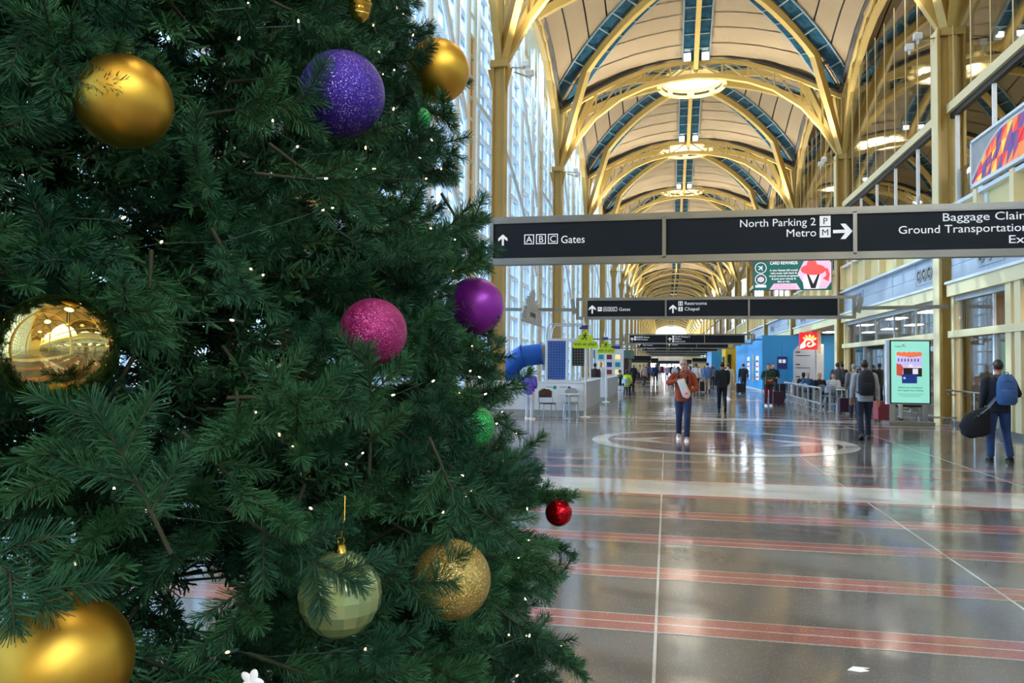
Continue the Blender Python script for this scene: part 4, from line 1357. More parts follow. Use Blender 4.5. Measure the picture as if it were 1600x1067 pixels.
def pose(name):
    p = base_pose()
    if name == 'walk':
        p.update(knL=V(.09, -.17, .51), anL=V(.09, -.24, .095), knR=V(-.09, -.02, .51), anR=V(-.09, .26, .19), ptR=.75, ptL=-.12,
                 elL=V(.23, .16, 1.16), wrL=V(.23, .16, .91), elR=V(-.23, -.06, 1.15), wrR=V(-.22, -.25, .97))
    if name == 'walkb':
        p.update(knR=V(-.09, -.13, .51), anR=V(-.10, -.16, .09), knL=V(.09, .0, .51), anL=V(.10, .2, .13), ptL=.4,
                 elR=V(-.24, .1, 1.15), wrR=V(-.25, .08, .89), elL=V(.24, .0, 1.14), wrL=V(.25, -.1, .9))
    if name == 'hold':
        p.update(knL=V(.09, -.14, .51), anL=V(.08, -.16, .09), knR=V(-.085, .0, .51), anR=V(-.10, .2, .13), ptR=.35,
                 elR=V(-.33, -.06, 1.22), wrR=V(-.08, -.24, 1.31), elL=V(.29, -.02, 1.13), wrL=V(.13, -.25, 1.06))
    if name == 'carry':
        p.update(anL=V(.14, .05, .085), knL=V(.12, .0, .5), knR=V(-.13, -.08, .51), anR=V(-.18, -.03, .085),
                 elR=V(-.30, .02, 1.16), wrR=V(-.30, -.26, 1.16), elL=V(.24, .05, 1.14), wrL=V(.26, -.03, .90))
    if name == 'phone':
        p.update(elR=V(-.30, -.08, 1.22), wrR=V(-.14, -.12, 1.52), elL=V(.26, .0, 1.14), wrL=V(.1, -.22, 1.1))
    if name == 'front':
        p.update(elR=V(-.26, .02, 1.15), wrR=V(-.1, -.22, 1.08), elL=V(.26, .02, 1.15), wrL=V(.1, -.22, 1.10))
    if name == 'sit':
        p.update(pel=-.45)
        for k in ('shL', 'shR', 'elL', 'elR', 'hiL', 'hiR'): p[k] = p[k] + V(0, 0, -.40)
        p.update(hiL=V(.1, 0, .52), hiR=V(-.1, 0, .52), knL=V(.12, -.42, .50), knR=V(-.12, -.42, .50), anL=V(.12, -.40, .085), anR=V(-.12, -.36, .085),
                 elL=V(.25, -.04, .76), elR=V(-.25, -.04, .76), wrL=V(.1, -.3, .74), wrR=V(-.1, -.28, .74), pel=-.40)
    return p
SK = {'fair': pm('skin_fair', S(214, 164, 140), .5, var=(8, .04)), 'tan': pm('skin_tan', S(176, 122, 94), .5, var=(8, .04)), 'deep': pm('skin_deep', S(104, 68, 52), .5, var=(8, .04))}
HAIRM = {'grey': pm('hair_grey', S(150, 145, 140), .6, var=(30, .2)), 'black': pm('hair_black', S(24, 20, 20), .5, var=(30, .2)), 'brown': pm('hair_brown', S(70, 48, 34), .55, var=(30, .2)), 'light': pm('hair_light', S(170, 140, 100), .55, var=(30, .2))}
def hand(mb, wr, d, side, fing):
    d = d.normalized()
    up = Vector((0, -1, .0)) if abs(d.z) > .6 else Vector((0, 0, 1))
    lat = d.cross(up).normalized()          # across the knuckles
    nrm = lat.cross(d).normalized()
    mb.tube([wr - d * .02, wr + d * .03, wr + d * .085], [(.026, .02), (.036, .018), (.038, .014)], 10, ref=nrm)
    if fing:
        for i, L in enumerate((.068, .078, .073, .055)):
            o = wr + d * .08 + lat * (.027 - .018 * i)
            k = o + d * L * .5 - nrm * .006
            mb.tube([o - d * .02, k, k + (d * .7 - nrm * .6).normalized() * L * .5], [.0085, .008, .0065], 7)
        o = wr + d * .03 + lat * .03 * 1
        mb.tube([o - lat * .012, o + lat * .02 + d * .025, o + lat * .02 + d * .06 - nrm * .01], [.011, .0095, .0075], 7)
def head(mb, c):
    """c: base of the skull under the chin; the face looks to -Y"""
    pr = [(0.0, .030, .034, -.052), (.015, .043, .052, -.040), (.04, .056, .070, -.024), (.075, .066, .084, -.010), (.12, .074, .095, .002), (.165, .076, .097, .006), (.20, .062, .080, .010), (.222, .036, .048, .010), (.232, .008, .010, .010)]
    mb.tube([c + V(0, y, z) for z, a, b, y in pr], [(a, b) for z, a, b, y in pr], 18, ref=(0, 1, 0))
    mb.tube([c + V(0, -.083, .125), c + V(0, -.097, .10), c + V(0, -.112, .078), c + V(0, -.088, .066)], [.008, .011, .014, .01], 8)
    mb.tube([c + V(-.02, -.078, .045), c + V(.02, -.078, .045)], .009, 6)
    for s in (-1, 1):
        mb.sphere(c + V(s * .078, .012, .105), (.010, .022, .034), 8, 6)
PC = {}
def pose_meshes(name):
    if name in PC: return PC[name]
    p = pose(name)
    dz = p['pel']
    def Z(z): return z + dz
    # body: one skin
    b = MB()
    b.tube([V(0, .0, Z(.86)), V(0, 0, Z(.98)), V(0, 0, Z(1.12)), V(0, 0, Z(1.3)), V(0, .01, Z(1.42)), V(0, .015, Z(1.49))], [(.15, .1), (.155, .105), (.13, .09), (.155, .1), (.16, .08), (.07, .06)], 14, ref=(0, 1, 0))
    b.tube([V(0, .02, Z(1.44)), V(0, .012, Z(1.52)), V(0, 0, Z(1.60))], [.058, .054, .055], 12)
    head(b, V(0, -.005, Z(1.52)))
    fing = name in ('hold', 'walkb', 'carry', 'front', 'phone')
    for s in 'LR':
        limb(b, [p['sh' + s], p['el' + s], p['wr' + s]], [.05, .038, .026])
        d = p['wr' + s] - p['el' + s]
        if name in ('hold',) : d = Vector((-(1 if s == 'L' else -1) * .9, -.25, .1))
        hand(b, p['wr' + s] + d.normalized() * .015, d, s, fing)
        limb(b, [p['hi' + s], p['kn' + s], p['an' + s], p['an' + s] + V(0, -.12, -.05)], [.075, .05, .036, .03])
    body = fuse(b, 'body', SK['fair'], .009 if fing else .013, 3)
    t = MB()
    hem = .84 if name != 'sit' else .90
    t.tube([V(0, 0, Z(hem)), V(0, 0, Z(.98)), V(0, -.005, Z(1.12)), V(0, -.005, Z(1.28)), V(0, .005, Z(1.39)), V(0, .01, Z(1.455)), V(0, .015, Z(1.50))],
           [(.18, .135), (.185, .14), (.178, .135), (.19, .138), (.185, .115), (.13, .09), (.07, .068)], 18, ref=(0, 1, 0))
    for s in 'LR':
        sg = 1 if s == 'L' else -1
        limb(t, [p['sh' + s] + V(-sg * .05, 0, .0), p['sh' + s] + V(sg * .012, 0, -.03), p['el' + s], p['wr' + s].lerp(p['el' + s], .04)], [.07, .074, .058, .043], 12)
    top = fuse(t, 'jacket', SK['fair'], .0125, 5)
    l = MB()
    l.tube([V(0, 0, Z(1.0)), V(0, .005, Z(.92)), V(0, .008, Z(.85))], [(.16, .115), (.172, .125), (.165, .115)], 16, ref=(0, 1, 0))
    for s in 'LR':
        sg = 1 if s == 'L' else -1
        limb(l, [p['hi' + s] + V(0, 0, .02), p['hi' + s].lerp(p['kn' + s], .3) , p['kn' + s], p['an' + s] + V(0, .005, .0)], [.098, .094, .07, .06], 12)
    tr = fuse(l, 'trousers', SK['fair'], .0125, 5)
    PC[name] = (p, body, top, tr)
    return PC[name]
def shoe_mesh():
    mb = MB()
    pr = [(.085, .030, .035, .045), (.06, .038, .048, .05), (.0, .040, .05, .05), (-.06, .042, .036, .036), (-.13, .044, .028, .028), (-.17, .036, .022, .022), (-.195, .012, .012, .014)]
    mb.tube([V(0, y, z) for y, a, b, z in pr], [(a, b) for y, a, b, z in pr], 12, 0, ref=(0, 0, 1))
    sole = [(-.036, .085), (.036, .085), (.044, 0), (.048, -.12), (.03, -.19), (0, -.2), (-.03, -.19), (-.048, -.12), (-.044, 0)]
    mb.prism(sole, (0, 0, 0), X_, Y_, .022, 1)
    return mb
SHOE = shoe_mesh()
def hair_mesh(style):
    mb = MB()
    n, m = 18, 12
    vs, fs = [], []
    for i in range(m + 1):
        t = pi * .78 * i / m
        for j in range(n):
            a = 2 * pi * j / n
            vs.append(V(.084 * math.sin(t) * math.cos(a), .106 * math.sin(t) * math.sin(a) + .012, .100 * math.cos(t) + .145))
    if style == 'long':
        for v in vs:
            if v.z < .09: v.z = .09 - (.09 - v.z) * 4.2; v.x *= 1.08
    for i in range(m):
        for j in range(n):
            q = (i * n + j, (i + 1) * n + j, (i + 1) * n + (j + 1) % n, i * n + (j + 1) % n)
            c = sum((vs[k] for k in q), Vector()) / 4
            if c.y < -.035 and c.z < .195: continue
            if c.y < .03 and c.z < .13 and style == 'short': continue
            if c.y < -.01 and c.z < .15: continue
            fs.append(q)
    mb.add(vs, fs)
    me = mb.mesh('hair', HAIRM['black'], True)
    return me
HM = {s: hair_mesh(s) for s in ('short', 'long')}
EYE_ME = MB().sphere((0, 0, 0), (.011, .007, .007), 10, 6).mesh('eye', Mt['signblack'], True)
CLOTH = {}
def cloth(r, g, b):
    k = (r, g, b)
    if k not in CLOTH: CLOTH[k] = pm('cloth_%d_%d_%d' % k, S(r, g, b), .85, var=(9, .12), bump=(60, .25))
    return CLOTH[k]
def oset(o, mt):
    o.material_slots[0].link = 'OBJECT'; o.material_slots[0].material = mt
    return o
def person(x, y, rz, pn, label, top, bottom, shoe, hair='black', skin='fair', s=1.0, style='short', face=False, topname='jacket', group=None):
    p, body, tm, tr = pose_meshes(pn)
    t = thing('person', label, 'person', (x, y, 0), rz, group)
    t.scale = (s, s, s)
    oset(link('body', body, t), SK[skin])
    oset(link(topname, tm, t), cloth(*top))
    oset(link('trousers', tr, t), cloth(*bottom))
    hc = V(0, -.005, 1.52 + p['pel'])
    oset(link('hair', HM[style], t, hc), HAIRM[hair])
    sm = SHOES.get(shoe)
    if sm is None:
        sm = SHOES[shoe] = SHOE.mesh('shoe', [cloth(*shoe), Mt['black'] if sum(shoe) < 500 else Mt['signwhite']], True)
    for sd_ in 'LR':
        a = p['an' + sd_]
        pt = p['pt' + sd_]
        o = link('shoe', sm, t)
        o.rotation_euler = (pt, 0, 0)
        o.location = a + Matrix.Rotation(pt, 3, 'X') @ V(0, 0, -.085)
    if face:
        for sx_ in (-1, 1):
            link('eye', EYE_ME, t, hc + V(sx_ * .031, -.0855, .12))
        MB().box(hc + V(0, -.0905, .045), (.042, .006, .007)).build('mouth', pm('lip', S(160, 90, 84), .5, var=(9, .05)), t)
    return t
SHOES = {}
WHITE, BLK, NAVY = (235, 238, 242), (24, 24, 28), (34, 44, 66)
DENIM = (38, 54, 88)
m = person(.34, 17.0, -.05, 'hold', 'man in rust sweater and blue jeans walking towards us holding a white bag', (158, 68, 40), DENIM, WHITE, 'grey', 'fair', 1.0, 'short', True, 'sweater')
gl = MB()
for s in (-1, 1):
    gl.tube([(s * .033 + .024 * math.cos(a * pi / 6), -.104, 1.636 + .02 * math.sin(a * pi / 6)) for a in range(12)], .003, 5, closed=True)
    gl.tube([(s * .057, -.104, 1.64), (s * .082, .0, 1.645)], .0028, 5)
gl.tube([(-.01, -.106, 1.64), (.01, -.106, 1.64)], .003, 5)
gl.build('glasses', Mt['black'], m)
for s in (-1, 1):
    MB().beam([(s * .09, -.135, 1.22), (s * .1, -.125, 1.38), (s * .09, -.02, 1.495), (s * .09, .1, 1.44)], .045, .02).build('shoulder_strap', Mt['black'], m)
Mt['paperbag'] = pm('paper_bag', S(232, 228, 222), .7, bump=(14, .5))
bag = thing('paper_bag', 'crumpled white paper bag held by the man in the rust sweater', 'bag', (.43, 16.68, .93))
bag.rotation_euler = (0, -.38, -.05)
MB().tube([(0, 0, 0), (0, 0, .06), (0, 0, .2), (0, 0, .32), (.0, 0, .42)], [(.03, .02), (.09, .05), (.085, .045), (.08, .035), (.085, .012)], 14, ref=(0, 1, 0)).build('sack', Mt['paperbag'], bag, True)
MB().prism(disc_poly(.01, .1, .03, .022, 10), (0, -.052, 0), X_, Z_, .004).build('printed_mark', Mt['red'], bag)

m = person(1.9, 28.1, pi, 'walk', 'man in black jacket and black trousers walking away in the hall middle', (28, 30, 38), BLK, BLK, 'black', 'tan')
person(4.48, 48.0, pi, 'walkb', 'man in dark suit walking away beside the blue hoarding', (36, 42, 58), NAVY, BLK, 'black', 'fair')
person(2.87, 38.4, pi + .2, 'walkb', 'person in pale top half hidden behind the black jacket man', (205, 198, 186), (200, 200, 205), WHITE, 'brown', 'fair')
person(2.35, 47.2, pi, 'walk', 'man in blue shirt and khaki trousers walking away', (92, 122, 176), (176, 154, 124), (90, 70, 50), 'brown', 'fair', 1.03)
person(1.78, 49.5, pi, 'walkb', 'person in white shirt and black trousers left of the blue shirt man', (222, 225, 230), BLK, BLK, 'black', 'tan')
person(1.2, 51.0, pi, 'walk', 'person in pink jacket just left of the white shirt walker', (196, 110, 140), NAVY, BLK, 'brown', 'fair', .95)
person(-1.68, 57.6, .8, 'walkb', 'woman in long beige coat near the dark stalls', (198, 168, 146), (60, 50, 48), BLK, 'brown', 'fair', .96, 'long')
person(-.02, 76.0, pi, 'walk', 'person in pale lilac top and light jeans far down the hall', (205, 196, 216), (120, 150, 200), WHITE, 'light', 'fair')
person(-1.1, 75.5, pi, 'walkb', 'person in navy coat among the far walkers left of the lilac top', (42, 52, 84), NAVY, BLK, 'black', 'fair')
person(-2.0, 79.0, 0, 'walk', 'person in blue denim jacket far left of the navy coat walker', (70, 96, 150), BLK, BLK, 'black', 'tan')
gm = person(4.05, 32.9, .15, 'front', 'woman in green jacket and maroon trousers facing us with a brown bag', (30, 78, 66), (104, 28, 44), WHITE, 'black', 'fair', .98, 'long', True)
MB().box((0, -.19, 1.06), (.34, .12, .3)).tube([(-.15, -.17, 1.2), (-.12, -.13, 1.4), (.05, -.02, 1.53)], .012, 6).build('brown_bag', cloth(120, 74, 54), gm)
person(4.85, 37.6, .2, 'phone', 'man in dark jacket holding a phone to his ear behind the green jacket woman', (30, 34, 44), NAVY, BLK, 'brown', 'fair')
gh = person(4.30, 18.35, pi - .06, 'walkb', 'man in grey hoodie with black backpack walking away', (160, 162, 166), (30, 38, 56), (70, 72, 78), 'black', 'tan', 1.01, 'short', False, 'hoodie')
bbm = person(5.62, 14.75, pi - .12, 'carry', 'man in black jacket and blue jeans with a blue backpack at the right edge', (26, 30, 40), (44, 72, 120), BLK, 'black', 'tan', 1.0)
person(5.92, 26.6, pi, 'stand', 'grey-haired person partly hidden behind the grey hoodie man', (120, 116, 118), NAVY, BLK, 'grey', 'fair', .98)
person(-3.98, 22.45, pi - .4, 'front', 'person in purple shirt at the white counter beside the tree', (112, 86, 200), (214, 210, 216), WHITE, 'brown', 'fair', .87)
def seated(x, y, rz, label, top, bottom, hair, skin='fair', style='short', chair='silver chair in the eating area under', seatm=None):
    cafe_chair(x, y, rz, seatm or MG, chair + ': ' + ' '.join(label.split()[:6]), 'chairs under seated people')
    return person(x, y - 0, rz, 'sit', label, top, bottom, BLK, hair, skin, 1.0, style)
seated(-2.16, 43.0, 2.6, 'seated person in black with a lime vest by the second counter', (196, 226, 40), BLK, 'black', 'deep', 'short', 'chrome chair by the second counter under')
seated(-2.6, 43.8, 2.2, 'seated person in dark clothes left of the lime vest', (40, 42, 52), BLK, 'brown', 'fair', 'short', 'chrome chair by the second counter under')
person(-3.3, 36.0, pi, 'stand', 'dark-haired person behind the second white counter', (60, 40, 40), BLK, BLK, 'black', 'tan', .97)
person(-3.15, 37.5, 0, 'stand', 'grey-haired person in white behind the second white counter', (225, 228, 232), NAVY, BLK, 'grey', 'fair')
seated(6.15, 37.4, pi - .3, 'seated woman with long black hair in the eating area', (36, 36, 44), BLK, 'black', 'tan', 'long')
seated(6.15, 36.3, .4, 'seated light-haired person in blue top in the eating area', (60, 100, 150), NAVY, 'light')
seated(6.15, 33.6, .3, 'seated grey-haired man in dark jacket facing us in the eating area', (34, 34, 42), BLK, 'grey')
seated(6.75, 33.9, -.3, 'seated man in white shirt beside the grey-haired one', (224, 222, 220), NAVY, 'brown')
person(7.05, 34.6, pi - .3, 'stand', 'standing man in grey jacket seen from behind in the eating area', (78, 80, 86), BLK, BLK, 'brown', 'fair', 1.02)
person(7.35, 35.2, pi + .2, 'stand', 'standing man in black with rucksack in the eating area', (26, 26, 32), BLK, BLK, 'black', 'tan', 1.02)
person(6.9, 25.95, 0, 'sit', 'seated person in pale trousers hidden behind the green advert screen', (120, 112, 104), (214, 206, 190), BLK, 'brown')
r3 = random.Random(11)
far_tops = [('black', (26, 26, 30)), ('white', (224, 226, 230)), ('grey', (120, 122, 126)), ('navy', (40, 50, 84)), ('red', (170, 50, 54)), ('green', (60, 90, 70)), ('tan', (190, 160, 130)), ('blue', (70, 110, 170))]
far_bot = [('black', BLK), ('denim', (56, 76, 120)), ('grey', (96, 96, 100)), ('tan', (170, 150, 124))]
i = 0
for hy, xs in ((62, (-2.6, .6, 3.4)), (70, (1.6, 3.9, 4.9)), (88, (-3.0, -1.6, .5, 2.2, 4.2)), (100, (-2.2, -.6, 1.2, 3.2, 4.6)), (116, (-3, -.9, .6, 2.4, 4.4)), (135, (-2.4, .3, 1.9, 3.8))):
    for x in xs:
        tn, tcv = far_tops[i % 8]; bn, bc = far_bot[(i // 8) % 4]
        where = {62: 'just past the third sign', 70: 'in the mid distance right', 88: 'beyond the far walkers', 100: 'deep in the far crowd', 116: 'deeper still in the far crowd', 135: 'at the very back of the crowd'}[hy]
        person(x, hy + r3.uniform(-2, 2), r3.choice((0, pi, pi, .5)), r3.choice(('walk', 'walkb', 'front')), 'tiny walker in %s top and %s trousers %s' % (tn, bn, where), tcv, bc, BLK, r3.choice(('black', 'brown', 'grey')), r3.choice(('fair', 'tan', 'deep')), r3.uniform(.94, 1.04))
        i += 1
# bags carried
def backpack(root, name, label, mat, scale=1.0, tilt=0):
    t = thing(name, label, 'backpack', root.location + Matrix.Rotation(root.rotation_euler[2], 3, 'Z') @ V(tilt, .14, 1.0))
    t.rotation_euler = (0, 0, root.rotation_euler[2])
    t.scale = (scale, scale, scale)
    MB().tube([(0, .09, 0), (0, .10, .05), (0, .10, .2), (0, .09, .36), (0, .07, .46), (0, .05, .5)], [(.13, .07), (.155, .09), (.16, .10), (.15, .09), (.12, .07), (.06, .04)], 16, ref=(0, 1, 0)).build('bag', mat, t, True)
    MB().tube([(0, .175, .04), (0, .19, .1), (0, .19, .2), (0, .17, .25)], [(.10, .02), (.12, .04), (.12, .04), (.10, .02)], 12, ref=(0, 1, 0)).build('front_pocket', mat, t, True)
    MB().tube([(-.13, .13, .36), (0, .185, .40), (.13, .13, .36)], .006, 6).tube([(-.1, .215, .2), (.1, .215, .2)], .005, 6).build('zip', Mt['black'], t)
    for s in (-1, 1):
        MB().beam([(s * .10, .02, .44), (s * .12, -.10, .50), (s * .125, -.27, .42), (s * .13, -.295, .2), (s * .16, -.12, .06), (s * .14, .06, .04)], .05, .016).build('shoulder_strap', Mt['black'], t)
    MB().tube([(-.04, .06, .49), (-.03, .06, .54), (.03, .06, .54), (.04, .06, .49)], .008, 6).build('grab_loop', Mt['black'], t)
    return t
backpack(gh, 'backpack', 'large black backpack worn by the man in the grey hoodie', cloth(22, 24, 32), 1.08)
backpack(bbm, 'backpack', 'blue backpack worn on one shoulder by the man at the right edge', cloth(62, 98, 150), 1.0, -.07)
db = thing('duffel_bag', 'black duffel bag hanging from the shoulder of the blue backpack man', 'bag', (5.17, 14.62, .42), .25)
db.rotation_euler = (0, .25, -.1)
MB().tube([(.02, 0, .0), (.0, 0, .04), (-.01, 0, .14), (.0, 0, .28), (.05, 0, .42), (.09, 0, .52), (.1, 0, .56)], [(.08, .06), (.19, .13), (.245, .16), (.225, .155), (.14, .11), (.06, .05), (.02, .02)], 18, ref=(0, 1, 0)).build('bag', cloth(20, 20, 26), db, True)
MB().tube([(-.05, -.12, .36), (.1, -.06, .56), (.2, -.02, .8), (.28, .02, 1.04), (.2, .06, .8), (.1, .06, .56), (.06, .14, .38)], .014, 6).build('strap', cloth(120, 126, 140), db, True)
MB().tube([(-.1, -.13, .3), (-.08, -.17, .38), (.04, -.15, .44), (.08, -.1, .4)], .01, 6).build('carry_handle', Mt['black'], db, True)
bpy.data.scenes.remove(TMP)
for i, (x, y, wd, mt) in enumerate(((-3.6, 96, 3.2, 'brown'), (-3.2, 128, 3.5, 'dark'), (5.4, 118, 3.4, 'tan'), (5.2, 150, 3.0, 'brown'), (1.2, 190, 7.0, 'dark'))):
    t = thing('shop_stall', 'small dark stall %s' % ['on the far left past the green canopy', 'far left, deep in the hall', 'far right past the pale blue hoarding', 'far right, deep in the hall', 'across the very end of the hall'][i], 'stall', (x, y, 0))
    MB().box((0, 1.5, 1.4), (wd, 3, 2.8)).build('body', Mt[mt], t)
    MB().box((0, -.05, 2.5), (wd + .1, .1, .5)).build('header', Mt['sign'], t)
    MB().box((0, -.04, 1.5), (wd * .8, .06, .9)).build('display', Mt['lampsoft'] if i in (1, 4) else Mt['creamwall'], t)
# market stalls in the far left of the hall
t = thing('far_kiosk', 'dark green canopied stall far down the left side of the hall', 'kiosk', (-4.6, 66.0, 0))
MB().box((0, 3, 2.55), (3.2, 6, .7)).build('canopy', pm('canopy_green', S(96, 124, 112), .6, var=(1, .05)), t)
MB().box((0, 3, 1.1), (2.8, 5.6, 2.2)).build('body', Mt['brown'], t)
t = thing('display_stand', 'white display stand with small pictures by the second counter', 'stand', (-3.4, 46.5, 0))
MB().box((0, 0, 1.3), (1.7, .1, 2.6)).build('board', Mt['white'], t)
for i in range(3):
    for j in range(3):
        MB().box((-.5 + .5 * i, -.06, 1.2 + .45 * j), (.3, .02, .28)).build('picture_tile', [Mt['teallogo'], CR, Mt['lamprim'], Mt['dblue']][(i + 2 * j) % 4], t)
MB().box((.2, .0, 2.68), (.9, .14, .2)).build('blue_header', Mt['dblue'], t)
# ------------------------------------------------------------------ Christmas tree
TX, TY = -2.21, 2.45
def RZ(z): return 2.03 - .240 * z
def needle_mat(name, c, c2):
    m = pm(name, c, .5, 0.0)
    n, l = m.node_tree.nodes, m.node_tree.links
    b = n['Principled BSDF']
    oi = n.new('ShaderNodeObjectInfo'); tcn = n.new('ShaderNodeTexCoord')
    no = n.new('ShaderNodeTexNoise'); no.inputs['Scale'].default_value = 7
    l.new(tcn.outputs['Object'], no.inputs['Vector'])
    ad = n.new('ShaderNodeMath'); ad.operation = 'ADD'
    l.new(oi.outputs['Random'], ad.inputs[0]); l.new(no.outputs['Fac'], ad.inputs[1])
    hf = n.new('ShaderNodeMath'); hf.operation = 'MULTIPLY_ADD'; hf.inputs[1].default_value = .8; hf.inputs[2].default_value = -.3
    l.new(ad.outputs[0], hf.inputs[0])
    mi = n.new('ShaderNodeMixRGB'); mi.inputs[1].default_value = c; mi.inputs[2].default_value = c2
    l.new(hf.outputs[0], mi.inputs[0]); l.new(mi.outputs[0], b.inputs['Base Color'])
    b.inputs['Specular IOR Level'].default_value = .35
    return m
NEED = needle_mat('pine_needles', S(28, 78, 58), S(66, 120, 74))
TWIG = pm('pine_twig', S(58, 62, 40), .8, var=(8, .15))
rng = np.random.default_rng(5)
def needles(p0, p1, n, L, wd, flat_axis=None, a0=62, a1=36, tip=True):
    """thin kite-shaped needles set around a twig"""
    p0, p1 = np.array(p0, float), np.array(p1, float)
    ax = (p1 - p0) / np.linalg.norm(p1 - p0)
    u = np.cross(ax, [0, 0, 1.0])
    if np.linalg.norm(u) < .1: u = np.cross(ax, [0, 1.0, 0])
    u /= np.linalg.norm(u); v = np.cross(u, ax)
    t = rng.random(n) ** .85
    th = rng.random(n) * 2 * pi
    al = np.radians(a0 + (a1 - a0) * t ** 2 + rng.normal(0, 7, n))
    rad = np.cos(th)[:, None] * u * 1.15 + np.sin(th)[:, None] * v * .8
    d = ax * np.cos(al)[:, None] + rad * np.sin(al)[:, None]
    d /= np.linalg.norm(d, axis=1)[:, None]
    ln = L * (.8 + .35 * rng.random(n)) * (1 - .25 * t ** 4)
    base = p0 + (p1 - p0) * t[:, None]
    sd_ = np.cross(d, rng.normal(0, 1, (n, 3)))
    sd_ /= np.linalg.norm(sd_, axis=1)[:, None]
    tp = base + d * ln[:, None]
    return np.stack([base - sd_ * wd * .35, tp - sd_ * wd * .32, tp + sd_ * wd * .32, base + sd_ * wd * .35], 1).reshape(-1, 3)
def branch_arrays(seed, dens=1.0, wd=.0025, nside=4):
    r = random.Random(seed)
    Q, segs = [], []
    L = r.uniform(.27, .34)
    bend = r.uniform(-.05, .05)
    def P(t): return (L * t, bend * t * t, -.03 * t * t + .02 * t)
    segs.append((P(0), P(.5), .006)); segs.append((P(.5), P(1), .004))
    Q.append(needles(P(.25), P(.62), int(100 * dens), .040, wd))
    Q.append(needles(P(.5), P(1), int(240 * dens), .043, wd))
    for i in range(nside):
        t = .28 + .55 * i / (nside - 1)
        s = 1 if i % 2 else -1
        a = s * math.radians(r.uniform(34, 52))
        el = math.radians(r.uniform(-18, 18))
        l_ = r.uniform(.11, .15) * (1.12 - .35 * t)
        b = P(t)
        e = (b[0] + l_ * math.cos(a) * math.cos(el), b[1] + l_ * math.sin(a) * math.cos(el), b[2] + l_ * math.sin(el))
        segs.append((b, e, .003))
        Q.append(needles(b, e, int(195 * dens), .042, wd))
    return np.concatenate(Q), segs
def mesh_from_quads(name, quads, tw_v, tw_f, mats):
    n = len(quads) // 4
    nv = len(quads)
    vs = np.concatenate([quads, tw_v]) if len(tw_v) else quads
    me = bpy.data.meshes.new(name)
    me.vertices.add(len(vs)); me.vertices.foreach_set('co', vs.astype(np.float32).ravel())
    f2 = np.array(tw_f, np.int32).reshape(-1, 4) + nv if len(tw_f) else np.zeros((0, 4), np.int32)
    idx = np.concatenate([np.arange(nv, dtype=np.int32), f2.ravel()])
    np_ = n + len(f2)
    me.loops.add(len(idx)); me.loops.foreach_set('vertex_index', idx)
    me.polygons.add(np_)
    me.polygons.foreach_set('loop_start', np.arange(np_, dtype=np.int32) * 4)
    me.polygons.foreach_set('loop_total', np.full(np_, 4, np.int32))
    mi = np.zeros(np_, np.int32); mi[n:] = 1
    me.polygons.foreach_set('material_index', mi)
    for m in mats: me.materials.append(m)
    me.update(calc_edges=True)
    me.validate()
    return me
def twig_geo(segs):
    mb = MB()
    for a, b, r in segs: mb.tube([a, b], [r, r * .7], 4, caps=False)
    return np.array(mb.v), mb.f
NV = 9
VAR = []
for i in range(NV):
    q, s = branch_arrays(i + 20)
    tv, tf = twig_geo(s)
    VAR.append((q, tv, tf))
VLOW = []
for i in range(4):
    q, s = branch_arrays(i + 60, .19, .0075)
    tv, tf = twig_geo(s)
    VLOW.append((q, tv, tf))
VM = [mesh_from_quads('branch', q, tv, tf, [NEED, TWIG]) for q, tv, tf in VAR]

BALLS = [  # centre, radius
    ((-1.149, 1.446, 2.168), .0993), ((-.880, 1.968, 2.350), .1165), ((-.842, 2.730, 2.701), .117), ((-.740, 1.865, 1.689), .087),
    ((-.708, 2.800, 1.827), .1081), ((-.600, 2.363, 1.413), .0686), ((-1.131, 1.259, 1.630), .1066), ((-1.029, 1.166, 1.085), .1194),
    ((-.708, 1.610, 1.099), .0919), ((-.549, 1.954, 1.048), .1017), ((-.385, 2.792, 1.072), .0488), ((-.802, 2.408, 2.416), .038), ((-.866, 2.050, 2.636), .0404)]
EYEV = Vector((0, 0, EYE))
GAP = (Vector((-.848, 1.314, 1.166)) - EYEV).normalized()
def place(r_in, az, z, depth, rnd_):
    """frame of a branch whose tip reaches the surface of the cone, pushed in by depth"""
    out = Vector((math.cos(az), math.sin(az), 0))
    tang = Vector((-math.sin(az), math.cos(az), 0))
    d = (out * rnd_.uniform(.55, 1.0) + tang * rnd_.gauss(0, .5) + Vector((0, 0, rnd_.gauss(-.08, .38)))).normalized()
    tip = Vector((TX, TY, z)) + out * (RZ(z) - depth)
    o = tip - d * .33
    side = d.cross(Vector((0, 0, 1))).normalized()
    up = side.cross(d)
    a = rnd_.gauss(0, .7)
    s2 = side * math.cos(a) + up * math.sin(a)
    u2 = d.cross(s2)
    return Matrix(((d.x, s2.x, u2.x, o.x), (d.y, s2.y, u2.y, o.y), (d.z, s2.z, u2.z, o.z), (0, 0, 0, 1)))
CLEAR = {2: .95, 1: .8, 4: .8, 5: .7, 8: .6, 9: .8, 7: .92, 10: 1.0}
def blocked(M):
    o = M.translation
    d = M.to_3x3().col[0]
    for t in (.06, .12, .18, .24, .30, .34):
        p = o + d * t
        w_ = p - EYEV
        k = w_.dot(GAP)
        if (w_ - GAP * k).length < .085: return True
        for i, (c, r) in enumerate(BALLS):
            cv = Vector(c)
            if (p - cv).length < r * (.8 if i < 11 else .5): return True
            e = cv - EYEV
            L = e.length; e = e / L
            k = w_.dot(e)
            if k < L and k > L - .8 and (w_ - e * k).length < r * (CLEAR.get(i, .74) if i < 11 else .5): return True
    return False
fa = math.atan2(0 - TY, 0 - TX)       # azimuth from the trunk towards the viewer
rt = random.Random(21)
cands = []
tries = 0
